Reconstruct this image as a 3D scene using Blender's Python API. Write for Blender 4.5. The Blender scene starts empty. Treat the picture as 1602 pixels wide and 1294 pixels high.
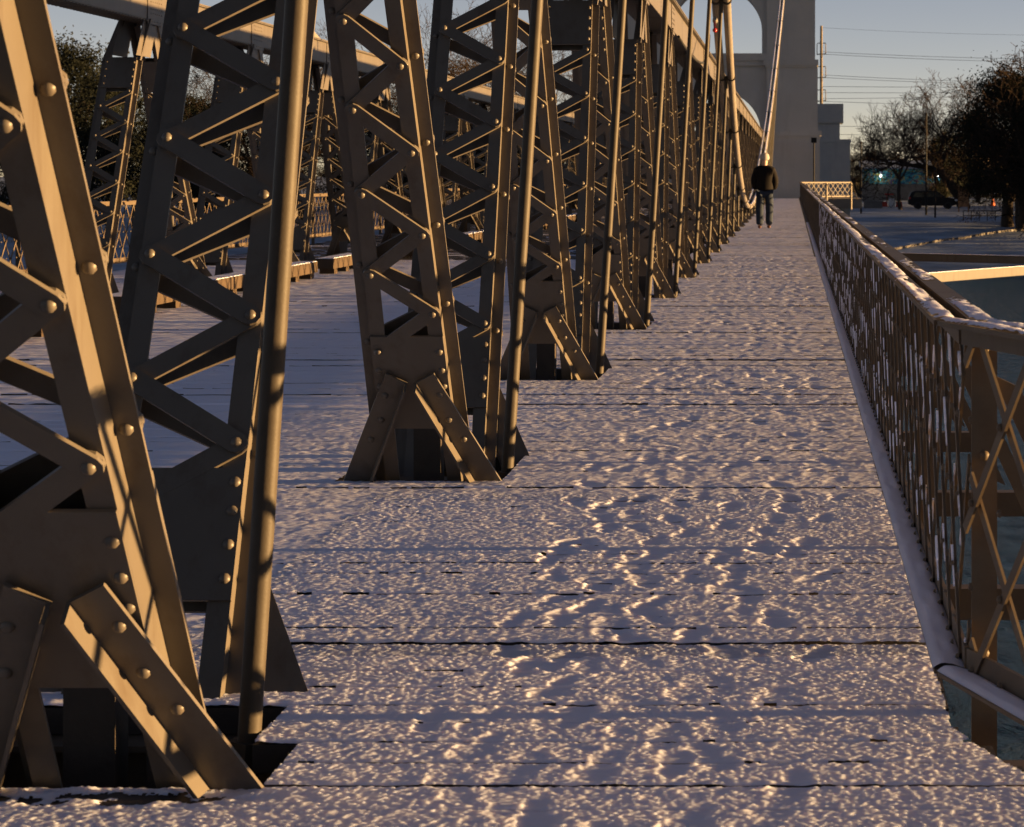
import bpy, math, random
import numpy as np
from mathutils import Vector, Matrix

random.seed(7)
rng = np.random.default_rng(11)
SC = bpy.context.scene
COL = SC.collection

# ------------------------------------------------------------------ camera
CAM_H = 1.30
cam_d = bpy.data.cameras.new("camera")
cam_d.sensor_width = 36.0
cam_d.lens = 36.0 * 4066.0 / 1602.0
cam_d.shift_x = -439.0 / 1602.0          # rising / shifted lens: verticals stay vertical
cam_d.shift_y = -372.0 / 1602.0
cam_d.clip_start = 0.1
cam_d.clip_end = 9000
cam_d.dof.use_dof = True
cam_d.dof.focus_distance = 11.0
cam_d.dof.aperture_fstop = 16.0
cam = bpy.data.objects.new("camera", cam_d)
cam.location = (0, 0, CAM_H)
cam.rotation_euler = (math.radians(90), 0, 0)
COL.objects.link(cam)
SC.camera = cam

# ------------------------------------------------------------------ sky, sun, exposure
SUN_EL = math.radians(1.9)
SUN_AZ = math.radians(88.0)              # clockwise from +Y (the bridge axis): sun on the right
world = bpy.data.worlds.new("World")
SC.world = world
world.use_nodes = True
wn = world.node_tree.nodes
wl = world.node_tree.links
wn.clear()
w_out = wn.new("ShaderNodeOutputWorld")
w_bg = wn.new("ShaderNodeBackground")
w_sky = wn.new("ShaderNodeTexSky")
w_sky.sky_type = 'NISHITA'
w_sky.sun_disc = False
w_sky.sun_elevation = SUN_EL
w_sky.sun_rotation = SUN_AZ
w_sky.altitude = 120
w_sky.air_density = 0.33
w_sky.dust_density = 0.0
w_sky.ozone_density = 0.5
w_bg.inputs['Strength'].default_value = 0.050
w_hsv = wn.new("ShaderNodeHueSaturation")        # even grade of the whole sky: tint trims its brightness and hue
w_hsv.inputs['Saturation'].default_value = 1.0
w_tint = wn.new("ShaderNodeMix")
w_tint.data_type = 'RGBA'
w_tint.blend_type = 'MULTIPLY'
w_tint.inputs['Factor'].default_value = 1.0
w_tint.inputs[7].default_value = (1.04, 0.765, 0.72, 1)
wl.new(w_sky.outputs['Color'], w_hsv.inputs['Color'])
wl.new(w_hsv.outputs['Color'], w_tint.inputs[6])
wl.new(w_tint.outputs[2], w_bg.inputs['Color'])
wl.new(w_bg.outputs['Background'], w_out.inputs['Surface'])

sun_d = bpy.data.lights.new("sun", 'SUN')
sun_d.energy = 5.0
sun_d.angle = math.radians(0.55)
sun_d.color = (1.0, 0.59, 0.23)
sun = bpy.data.objects.new("sun", sun_d)
sdir = Vector((math.sin(SUN_AZ) * math.cos(SUN_EL), math.cos(SUN_AZ) * math.cos(SUN_EL), math.sin(SUN_EL)))
sun.rotation_euler = sdir.to_track_quat('Z', 'Y').to_euler()
sun.location = (60, 0, 30)
COL.objects.link(sun)

SC.view_settings.view_transform = 'Standard'
SC.view_settings.look = 'None'
SC.view_settings.gamma = 1.0
SC.view_settings.use_curve_mapping = False
SC.view_settings.exposure = 2.15
SC.render.engine = 'CYCLES'
SC.cycles.max_bounces = 6
SC.cycles.diffuse_bounces = 3
SC.cycles.glossy_bounces = 3
SC.cycles.use_denoising = True

# ------------------------------------------------------------------ materials
def nd(nt, kind, **kw):
    n = nt.nodes.new(kind)
    for k, v in kw.items():
        setattr(n, k, v)
    return n

def material(name, color, rough=0.6, spec=0.5, metal=0.0, noise=None, bump=None, emit=None, col2=None, coat=0.0):
    """noise=(scale, amount, detail): mixes color -> col2 ; bump=(scale, strength, distance)"""
    m = bpy.data.materials.new(name)
    m.use_nodes = True
    nt = m.node_tree
    b = nt.nodes["Principled BSDF"]
    b.inputs['Base Color'].default_value = (*color, 1)
    b.inputs['Roughness'].default_value = rough
    b.inputs['Specular IOR Level'].default_value = spec
    b.inputs['Metallic'].default_value = metal
    b.inputs['Coat Weight'].default_value = coat
    tc = nd(nt, "ShaderNodeNewGeometry")
    if noise:
        tx = nd(nt, "ShaderNodeTexNoise")
        tx.inputs['Scale'].default_value = noise[0]
        tx.inputs['Detail'].default_value = noise[2] if len(noise) > 2 else 6
        tx.inputs['Roughness'].default_value = 0.62
        nt.links.new(tc.outputs['Position'], tx.inputs['Vector'])
        rp = nd(nt, "ShaderNodeValToRGB")
        rp.color_ramp.elements[0].position = 0.5 - 0.5 * (1 - noise[1]) * 0.6 - 0.02
        rp.color_ramp.elements[1].position = 0.5 + 0.5 * (1 - noise[1]) * 0.6 + 0.02
        c2 = col2 if col2 else tuple(c * 0.6 for c in color)
        rp.color_ramp.elements[0].color = (*c2, 1)
        rp.color_ramp.elements[1].color = (*color, 1)
        nt.links.new(tx.outputs['Fac'], rp.inputs['Fac'])
        nt.links.new(rp.outputs['Color'], b.inputs['Base Color'])
    if bump:
        bx = nd(nt, "ShaderNodeTexNoise")
        bx.inputs['Scale'].default_value = bump[0]
        bx.inputs['Detail'].default_value = 5
        nt.links.new(tc.outputs['Position'], bx.inputs['Vector'])
        bp = nd(nt, "ShaderNodeBump")
        bp.inputs['Strength'].default_value = bump[1]
        bp.inputs['Distance'].default_value = bump[2]
        nt.links.new(bx.outputs['Fac'], bp.inputs['Height'])
        nt.links.new(bp.outputs['Normal'], b.inputs['Normal'])
    if emit:
        b.inputs['Emission Color'].default_value = (*emit[0], 1)
        b.inputs['Emission Strength'].default_value = emit[1]
    return m

M = {}
M['paint'] = material("painted_steel", (0.118, 0.104, 0.086), 0.45, 0.35, noise=(2.6, 0.35, 9), col2=(0.092, 0.079, 0.065), bump=(160, 0.12, 0.002))
def weather(m, rust, amount=.5, scale=(9, 9, 1.3)):
    nt = m.node_tree; b = nt.nodes["Principled BSDF"]
    src = b.inputs['Base Color'].links[0].from_socket
    g = nd(nt, "ShaderNodeNewGeometry"); mp = nd(nt, "ShaderNodeMapping"); mp.inputs['Scale'].default_value = scale
    n1 = nd(nt, "ShaderNodeTexNoise"); n1.inputs['Scale'].default_value = 1.0; n1.inputs['Detail'].default_value = 8; n1.inputs['Roughness'].default_value = .7
    rp = nd(nt, "ShaderNodeValToRGB"); rp.color_ramp.elements[0].position = .52; rp.color_ramp.elements[1].position = .72
    rp.color_ramp.elements[0].color = (0, 0, 0, 1); rp.color_ramp.elements[1].color = (amount, amount, amount, 1)
    mx = nd(nt, "ShaderNodeMix"); mx.data_type = 'RGBA'; mx.inputs[7].default_value = (*rust, 1)
    nt.links.new(g.outputs['Position'], mp.inputs['Vector']); nt.links.new(mp.outputs['Vector'], n1.inputs['Vector'])
    nt.links.new(n1.outputs['Fac'], rp.inputs['Fac']); nt.links.new(rp.outputs['Color'], mx.inputs['Factor'])
    nt.links.new(src, mx.inputs[6]); nt.links.new(mx.outputs[2], b.inputs['Base Color'])
weather(M['paint'], (0.055, 0.036, 0.022), .55)
M['rail_paint'] = material("railing_paint", (0.122, 0.096, 0.068), 0.55, 0.3, noise=(6, 0.4, 9), col2=(0.075, 0.052, 0.034), bump=(180, 0.15, 0.002))
M['rod'] = material("rod_paint", (0.062, 0.053, 0.041), 0.55, 0.2, noise=(14, 0.4, 8), col2=(0.046, 0.037, 0.027), bump=(140, 0.2, 0.002))
M['cable'] = material("cable_wrap", (0.24, 0.215, 0.19), 0.55, 0.4, noise=(9, 0.4, 8), col2=(0.16, 0.14, 0.12), bump=(40, 0.3, 0.01))
M['snow'] = material("snow", (0.80, 0.81, 0.95), 0.8, 0.15, bump=(500, 0.25, 0.0012))
_b = M['snow'].node_tree.nodes["Principled BSDF"]           # light spreads a centimetre inside real snow
_b.subsurface_method = 'BURLEY'
_b.inputs['Subsurface Weight'].default_value = 1.0
_b.inputs['Subsurface Radius'].default_value = (1.0, 0.8, 0.65)
_b.inputs['Subsurface Scale'].default_value = 0.026
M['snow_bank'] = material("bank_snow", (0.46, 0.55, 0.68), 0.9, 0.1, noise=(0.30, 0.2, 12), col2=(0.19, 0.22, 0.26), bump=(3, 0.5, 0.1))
M['wood'] = material("wet_deck_wood", (0.055, 0.042, 0.032), 0.6, 0.4, noise=(7, 0.3, 10), col2=(0.03, 0.022, 0.017), bump=(90, 0.4, 0.003))
M['timber'] = material("kerb_timber", (0.075, 0.052, 0.034), 0.85, 0.2, noise=(5, 0.3, 10), col2=(0.05, 0.036, 0.024), bump=(60, 0.5, 0.006))
M['plaster'] = material("tower_plaster", (0.50, 0.475, 0.44), 0.85, 0.2, noise=(0.7, 0.3, 12), col2=(0.44, 0.415, 0.385), bump=(12, 0.25, 0.02))
M['blueplaster'] = material("anchorage_paint", (0.36, 0.385, 0.41), 0.85, 0.2, noise=(1.5, 0.3, 10), col2=(0.31, 0.335, 0.36))
M['bark'] = material("bark", (0.045, 0.035, 0.028), 0.9, 0.2, noise=(3, 0.3, 8), col2=(0.04, 0.03, 0.024))
M['twig'] = material("twigs", (0.042, 0.030, 0.023), 0.95, 0.05, noise=(1.2, 0.4, 6), col2=(0.024, 0.018, 0.015))
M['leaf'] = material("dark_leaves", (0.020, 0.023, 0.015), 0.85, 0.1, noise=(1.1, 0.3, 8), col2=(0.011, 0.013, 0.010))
M['leaf2'] = material("frosty_leaves", (0.03, 0.032, 0.024), 0.8, 0.15, noise=(1.1, 0.3, 8), col2=(0.016, 0.018, 0.014))
M['dark_metal'] = material("dark_metal", (0.011, 0.011, 0.012), 0.7, 0.2)
M['pole'] = material("pole_wood", (0.20, 0.165, 0.125), 0.8, 0.3, noise=(3, 0.3, 6))
M['wire'] = material("wire", (0.09, 0.09, 0.095), 0.6, 0.4)
M['black_rubber'] = material("black_rubber", (0.012, 0.012, 0.012), 0.6, 0.4)
M['car'] = material("black_car_paint", (0.006, 0.006, 0.007), 0.45, 0.25, coat=0.0)
M['car_glass'] = material("car_glass", (0.01, 0.012, 0.014), 0.08, 0.5)
M['red'] = material("red_plastic", (0.42, 0.03, 0.02), 0.5, 0.4)
M['orange'] = material("orange_plastic", (0.6, 0.13, 0.03), 0.55, 0.4)
M['white'] = material("white_plastic", (0.7, 0.7, 0.7), 0.5, 0.4)
M['blue'] = material("blue_tarpaulin", (0.02, 0.10, 0.30), 0.5, 0.4)
M['concrete'] = material("concrete", (0.20, 0.19, 0.18), 0.85, 0.2, noise=(1.5, 0.3, 9))
M['plywood'] = material("plywood", (0.36, 0.20, 0.10), 0.8, 0.2, noise=(4, 0.3, 6))
M['lamp_glow'] = material("lit_lamp", (0.9, 0.9, 0.85), 0.4, 0.3, emit=((1.0, 0.95, 0.82), 9.0))
M['jacket'] = material("black_jacket", (0.006, 0.004, 0.004), 0.85, 0.2, noise=(40, 0.3, 4))
M['jeans'] = material("blue_jeans", (0.030, 0.042, 0.068), 0.85, 0.2, noise=(18, 0.3, 6), col2=(0.018, 0.026, 0.042))
M['skin'] = material("skin", (0.48, 0.30, 0.22), 0.55, 0.4)
M['beanie'] = material("grey_knit", (0.44, 0.41, 0.39), 0.95, 0.1, noise=(60, 0.3, 4), bump=(180, 0.5, 0.004))
M['shoe'] = material("brown_leather", (0.12, 0.05, 0.03), 0.5, 0.4)
M['red_glass'] = material("red_lamp_glass", (0.30, 0.015, 0.02), 0.2, 0.5)

def water_mat():
    m = bpy.data.materials.new("river_water")
    m.use_nodes = True
    nt = m.node_tree
    b = nt.nodes["Principled BSDF"]
    b.inputs['Base Color'].default_value = (0.006, 0.036, 0.062, 1)
    b.inputs['Roughness'].default_value = 0.22
    b.inputs['IOR'].default_value = 1.33
    g = nd(nt, "ShaderNodeNewGeometry")
    mp = nd(nt, "ShaderNodeMapping")
    mp.inputs['Scale'].default_value = (1.0, 0.38, 1.0)
    n1 = nd(nt, "ShaderNodeTexNoise")
    n1.inputs['Scale'].default_value = 2.2
    n1.inputs['Detail'].default_value = 7
    n1.inputs['Roughness'].default_value = 0.62
    n1.inputs['Distortion'].default_value = 0.6
    bp = nd(nt, "ShaderNodeBump")
    bp.inputs['Strength'].default_value = 1.0
    bp.inputs['Distance'].default_value = 0.55
    nt.links.new(g.outputs['Position'], mp.inputs['Vector'])
    nt.links.new(mp.outputs['Vector'], n1.inputs['Vector'])
    nt.links.new(n1.outputs['Fac'], bp.inputs['Height'])
    nt.links.new(bp.outputs['Normal'], b.inputs['Normal'])
    return m
M['water'] = water_mat()

def mural_mat():
    m = bpy.data.materials.new("mural_paint")
    m.use_nodes = True
    nt = m.node_tree
    b = nt.nodes["Principled BSDF"]
    b.inputs['Roughness'].default_value = 0.7
    g = nd(nt, "ShaderNodeNewGeometry")
    n1 = nd(nt, "ShaderNodeTexNoise")
    n1.inputs['Scale'].default_value = 0.9
    n1.inputs['Detail'].default_value = 3
    n1.inputs['Distortion'].default_value = 2.5
    rp = nd(nt, "ShaderNodeValToRGB")
    rp.color_ramp.interpolation = 'CONSTANT'
    els = rp.color_ramp.elements
    els[0].position = 0.0
    els[0].color = (0.03, 0.05, 0.16, 1)
    els[1].position = 0.36
    els[1].color = (0.03, 0.23, 0.33, 1)
    for p, c in ((0.47, (0.07, 0.34, 0.40, 1)), (0.55, (0.40, 0.34, 0.05, 1)), (0.60, (0.05, 0.10, 0.30, 1)), (0.66, (0.36, 0.09, 0.04, 1))):
        e = els.new(p)
        e.color = c
    nt.links.new(g.outputs['Position'], n1.inputs['Vector'])
    nt.links.new(n1.outputs['Fac'], rp.inputs['Fac'])
    nt.links.new(rp.outputs['Color'], b.inputs['Base Color'])
    return m
M['mural'] = mural_mat()
weather(M['plaster'], (0.36, 0.335, 0.305), .7, (.9, .9, .12))
weather(M['blueplaster'], (0.27, 0.29, 0.315), .6, (1.5, 1.5, .2))

# ------------------------------------------------------------------ mesh helpers
class MB:
    def __init__(s):
        s.v = []; s.f = []; s.sm = []
    def add(s, vs, fs, smooth=False):
        o = len(s.v)
        s.v.extend([tuple(p) for p in vs])
        for f in fs:
            s.f.append(tuple(i + o for i in f)); s.sm.append(smooth)
    def hexa(s, p):          # 8 points: bottom loop 0-3, top loop 4-7
        s.add(p, [(3, 2, 1, 0), (4, 5, 6, 7), (0, 1, 5, 4), (1, 2, 6, 5), (2, 3, 7, 6), (3, 0, 4, 7)])
    def box(s, x0, x1, y0, y1, z0, z1):
        s.hexa([(x0, y0, z0), (x1, y0, z0), (x1, y1, z0), (x0, y1, z0), (x0, y0, z1), (x1, y0, z1), (x1, y1, z1), (x0, y1, z1)])
    def slab(s, quad, d):    # extrude a polygon (list of points) by vector d
        n = len(quad); d = Vector(d)
        q = [Vector(p) for p in quad]
        vs = q + [p + d for p in q]
        fs = [tuple(range(n - 1, -1, -1)), tuple(range(n, 2 * n))]
        for i in range(n):
            j = (i + 1) % n
            fs.append((i, j, n + j, n + i))
        s.add(vs, fs)
    def bar(s, p0, p1, w, t):   # rectangular bar; w, t = full vectors, centred on the axis
        p0 = Vector(p0); p1 = Vector(p1); w = Vector(w) * .5; t = Vector(t) * .5
        s.hexa([p0 - w - t, p0 + w - t, p0 + w + t, p0 - w + t, p1 - w - t, p1 + w - t, p1 + w + t, p1 - w + t])
    def tube(s, p0, p1, r0, r1=None, n=8, cap=True, smooth=True):
        p0 = Vector(p0); p1 = Vector(p1); r1 = r0 if r1 is None else r1
        a = (p1 - p0).normalized()
        u = a.cross(Vector((0, 0, 1)) if abs(a.z) < .9 else Vector((1, 0, 0))).normalized(); v = a.cross(u)
        vs = []
        for k in range(n):
            c = math.cos(2 * math.pi * k / n); q = math.sin(2 * math.pi * k / n)
            vs.append(p0 + (u * c + v * q) * r0)
        for k in range(n):
            c = math.cos(2 * math.pi * k / n); q = math.sin(2 * math.pi * k / n)
            vs.append(p1 + (u * c + v * q) * r1)
        fs = [(k, (k + 1) % n, n + (k + 1) % n, n + k) for k in range(n)]
        s.add(vs, fs, smooth)
        if cap:
            s.add(vs, [tuple(range(n - 1, -1, -1)), tuple(range(n, 2 * n))])
    def path(s, pts, r, n=8):
        for a, b in zip(pts[:-1], pts[1:]):
            s.tube(a, b, r, r, n, cap=False)
    def dome(s, c, nrm, r, seg=8, rings=3, flat=0.75):
        c = Vector(c); a = Vector(nrm).normalized()
        u = a.cross(Vector((0, 0, 1)) if abs(a.z) < .9 else Vector((1, 0, 0))).normalized(); v = a.cross(u)
        vs = []; fs = []
        for i in range(rings):
            th = (math.pi / 2) * i / rings
            for k in range(seg):
                ph = 2 * math.pi * k / seg
                vs.append(c + (u * math.cos(ph) + v * math.sin(ph)) * r * math.cos(th) + a * r * flat * math.sin(th))
        vs.append(c + a * r * flat)
        for i in range(rings - 1):
            for k in range(seg):
                fs.append((i * seg + k, i * seg + (k + 1) % seg, (i + 1) * seg + (k + 1) % seg, (i + 1) * seg + k))
        for k in range(seg):
            fs.append(((rings - 1) * seg + k, (rings - 1) * seg + (k + 1) % seg, rings * seg))
        s.add(vs, fs, True)
    def mesh(s, name, mat, sharp=None):
        me = bpy.data.meshes.new(name)
        me.from_pydata(s.v, [], s.f)
        if s.f:
            me.polygons.foreach_set('use_smooth', s.sm)
        me.materials.append(M[mat] if isinstance(mat, str) else mat)
        me.update()
        return me

WM = {}
def place(name, me, parent=None, world=None, label=None, cat=None, group=None, kind=None):
    o = bpy.data.objects.new(name, me)
    COL.objects.link(o)
    w = world if world is not None else Matrix.Identity(4)
    WM[o] = w
    if parent is not None:
        o.parent = parent
        o.matrix_basis = WM[parent].inverted() @ w
    else:
        o.matrix_basis = w
    if label: o['label'] = label
    if cat: o['category'] = cat
    if group: o['group'] = group
    if kind: o['kind'] = kind
    return o
def thing(name, loc, label, cat, group=None):
    return place(name, None, None, Matrix.Translation(loc), label, cat, group)
def T(x, y, z):
    return Matrix.Translation((x, y, z))

# numpy value noise -------------------------------------------------------
TAB = rng.random((256, 256))
def vnoise(x, y, seed=0):
    x = np.asarray(x) + seed * 17.31; y = np.asarray(y) + seed * 9.77
    xi = np.floor(x).astype(np.int64); yi = np.floor(y).astype(np.int64)
    fx = x - xi; fy = y - yi
    fx = fx * fx * (3 - 2 * fx); fy = fy * fy * (3 - 2 * fy)
    a = TAB[xi & 255, yi & 255]; b = TAB[(xi + 1) & 255, yi & 255]
    c = TAB[xi & 255, (yi + 1) & 255]; d = TAB[(xi + 1) & 255, (yi + 1) & 255]
    return (a * (1 - fx) + b * fx) * (1 - fy) + (c * (1 - fx) + d * fx) * fy
def fbm(x, y, seed=0, o=4):
    r = 0; a = .5; t = 0
    for i in range(o):
        r = r + a * vnoise(x * 2 ** i, y * 2 ** i, seed + i * 3); t += a; a *= .5
    return r / t
def clumps(x, y, seed=0):
    """rounded grains: the highest of the jittered half-balls around"""
    xi = np.floor(x).astype(np.int64); yi = np.floor(y).astype(np.int64)
    best = np.zeros_like(x)
    for di in (-1, 0, 1):
        for dj in (-1, 0, 1):
            ci = xi + di; cj = yi + dj
            px = ci + TAB[(ci + seed * 31) & 255, (cj + 7) & 255]
            py = cj + TAB[(ci + 101) & 255, (cj + seed * 13 + 3) & 255]
            h = 0.35 + 0.65 * TAB[(ci + 57) & 255, (cj + 91 + seed) & 255]
            d2 = (x - px) ** 2 + (y - py) ** 2
            best = np.maximum(best, h * np.sqrt(np.clip(1 - d2 / 0.62, 0, None)))
    return best

def grid_mesh(name, X, Y, Z, keep, mat):
    ny, nx = X.shape
    idx = np.arange(ny * nx).reshape(ny, nx)
    q = np.stack([idx[:-1, :-1], idx[:-1, 1:], idx[1:, 1:], idx[1:, :-1]], -1).reshape(-1, 4)
    q = q[keep.reshape(-1)]
    used = np.zeros(ny * nx, bool); used[q.reshape(-1)] = True
    remap = np.cumsum(used) - 1
    q = remap[q]
    co = np.stack([X, Y, Z], -1).reshape(-1, 3)[used]
    me = bpy.data.meshes.new(name)
    me.vertices.add(len(co)); me.vertices.foreach_set('co', co.reshape(-1))
    me.loops.add(q.size); me.loops.foreach_set('vertex_index', q.reshape(-1).astype(np.int32))
    me.polygons.add(len(q)); me.polygons.foreach_set('loop_start', np.arange(0, q.size, 4, dtype=np.int32))
    me.polygons.foreach_set('use_smooth', np.ones(len(q), bool))
    me.update(calc_edges=True)
    me.materials.append(M[mat])
    return me

# ------------------------------------------------------------------ main dimensions (metres; camera at the origin, +Y along the bridge)
S = 5.545            # truss panel
D1 = 5.60            # foot of the nearest V
NV = 26
SEP = 0.91           # near foot to far foot of one V
XC = -1.583          # near truss plane
XC2 = -7.31          # far truss plane
XMID = 0.5 * (XC + XC2)
SLOPE = 0.755
SLOPE2 = 0.66
SHIFT0, SHIFT1 = 0.030, 0.018
Z_CH0, Z_CH1 = 3.04, 3.35
DECK_R = 0.39        # right edge of the walkway
Y_END = 150.5
RAIL_X = 0.42
FLARE_Y = 6.3
FLARE = 0.275
PITCH = 0.212        # plank pitch
PY0 = 3.69
ORD = ['first', 'second', 'third', 'fourth', 'fifth', 'sixth', 'seventh', 'eighth', 'ninth', 'tenth', 'eleventh', 'twelfth', 'thirteenth',
       'fourteenth', 'fifteenth', 'sixteenth', 'seventeenth', 'eighteenth', 'nineteenth', 'twentieth', 'twenty-first', 'twenty-second',
       'twenty-third', 'twenty-fourth', 'twenty-fifth', 'twenty-sixth']
def VD(i):
    return D1 + S * i

# ================================================================== SETTING
# river and ground
mb = MB()
mb.add([(-2500, -400, -5), (2500, -400, -5), (2500, 175, -5), (-2500, 175, -5)], [(0, 1, 2, 3)])
place('river_water', mb.mesh('river_water', 'water'), kind='structure')

def ground_z(x, y):
    prof_y = np.array([-900, 140, 158, 166, 182, 215, 258, 320, 600, 6000])
    prof_z = np.array([-6.6, -6.6, -5.7, -4.7, -3.9, -2.7, -1.85, -1.5, -1.2, -1.0])
    wob = 6 * (fbm(x / 40.0, y / 40.0, 3) - .5)
    z = np.interp(y + wob, prof_y, prof_z)
    z = z + 0.35 * (fbm(x / 9.0, y / 9.0, 5) - .5) * np.clip((y - 150) / 20, 0, 1)
    return z
def gz(x, y):
    return float(ground_z(np.array([float(x)]), np.array([float(y)]))[0])
ys = np.concatenate([np.linspace(135, 330, 130), np.geomspace(340, 6000, 30)])
xs = np.concatenate([-np.geomspace(3000, 130, 16), np.linspace(-120, 80, 160), np.geomspace(90, 3000, 18)])
X, Y = np.meshgrid(xs, ys)
Z = ground_z(X, Y)
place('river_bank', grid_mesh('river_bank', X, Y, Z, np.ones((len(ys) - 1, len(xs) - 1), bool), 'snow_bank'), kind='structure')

# ------------------------------------------------------------------ deck planks
deck = place('bridge_deck', None, None, T(XMID, 70, -0.02), kind='structure')
def in_slot(y):
    k = (y - D1) / S
    i = math.floor(k + 0.06)
    if i < 0 or i >= NV: return False
    return -0.02 < y - VD(i) < SEP + 0.04
def right_edge(y):
    return DECK_R + (max(0.0, FLARE_Y - 0.15 - y)) * 0.288
plank_z = {}
def plank_rows():
    y = PY0; r = 0
    while y < Y_END:
        yield r, y
        r += 1; y += PITCH
far_mb = MB(); n_ind = 0
plank_meshes = {}
for r, y in plank_rows():
    zt = -0.020 + random.uniform(-0.0035, 0.0035)
    plank_z[r] = zt
    ym = y + PITCH / 2
    if in_slot(ym):
        segs = [(-1.145 if ym < 5.95 else -1.255, right_edge(ym), 1), (-9.30, -1.950, 0)]
    else:
        segs = [(XMID + random.uniform(-.4, .4), right_edge(ym), 1)]
        segs.append((-9.30, segs[0][0] - 0.006, 0))
    for x0, x1, front in segs:
        if x1 < -6 and y < 20: continue
        x1 = x1 + (random.uniform(-.012, .012) if front else 0)
        g = 0.0065
        if y < 36 and n_ind < 300 and (front or y > 9):
            key = (round(x1 - x0, 2))
            if key not in plank_meshes:
                m_ = MB(); m_.box(-key / 2, key / 2, -PITCH / 2 + g, PITCH / 2 - g, -0.065, 0)
                plank_meshes[key] = m_.mesh('plank', 'wood')
            place('plank', plank_meshes[key], deck, T((x0 + x1) / 2, ym, zt))
            n_ind += 1
        else:
            far_mb.box(x0, x1, y + g, y + PITCH - g, zt - 0.065, zt)
place('far_planks', far_mb.mesh('far_planks', 'wood'), deck, kind='stuff')
# steel under the planks
for i in range(NV * 2):
    y = FLARE_Y + S * i / 2 + 0.10
    m_ = MB()
    m_.box(-9.4, 0.33, y - .006, y + .006, -0.62, -0.10)
    m_.box(-9.4, 0.33, y - .07, y + .07, -0.105, -0.09)
    m_.box(-9.4, 0.33, y - .07, y + .07, -0.63, -0.615)
    m_.box(0.332, 1.12, y - .05, y + .05, -0.26, -0.15)
    place('floor_beam', m_.mesh('floor_beam', 'rail_paint'), deck)
for x in (0.22, -0.55, -1.15, -2.1, -3.0, -4.0, -5.0, -6.0, -6.8, -7.8, -8.5, -9.1):
    m_ = MB(); m_.box(x - .05, x + .05, 3.0, Y_END, -0.30, -0.088)
    place('stringer', m_.mesh('stringer', 'wood'), deck)

# ------------------------------------------------------------------ snow on the deck
prints = []
def walk(x, y0, y1, step, side, jitter, ang, fwd=1):
    y = y0; k = 0
    while y < y1:
        s_ = 1 if k % 2 else -1
        prints.append((x + s_ * side + random.gauss(0, jitter), y + random.gauss(0, .05), ang + random.gauss(0, .14) + s_ * .10 * fwd, random.uniform(.9, 1.08), fwd))
        y += step * random.uniform(.9, 1.1); k += 1
        x += random.gauss(0, .035)
        x = min(max(x, -.85), .12)
for px, st, ph, fw in ((-.42, .66, 0, 1), (-.30, .70, .2, 1), (-.62, .64, .35, -1), (-.12, .68, .1, 1), (-.75, .69, .45, 1), (-.20, .62, .3, -1), (-.5, .71, .55, -1), (-.35, .67, .15, -1), (-.68, .73, .25, 1), (-.05, .70, .5, -1), (-.55, .60, .05, 1)):
    walk(px, 4.4 + ph, 70, st, .085, .03, 0.0, fw)
PR = np.array(prints)
lumps = []
for p in prints:
    for k in range(2):
        lumps.append((p[0] + random.gauss(0, .11), p[1] + random.gauss(0, .15), random.uniform(.006, .014)))
LU = np.array(lumps)
PZ = np.array([plank_z[r] for r in sorted(plank_z)])
PTH = rng.uniform(0.85, 1.15, len(PZ) + 4); PTH[rng.random(len(PTH)) < .16] *= .62

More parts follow.
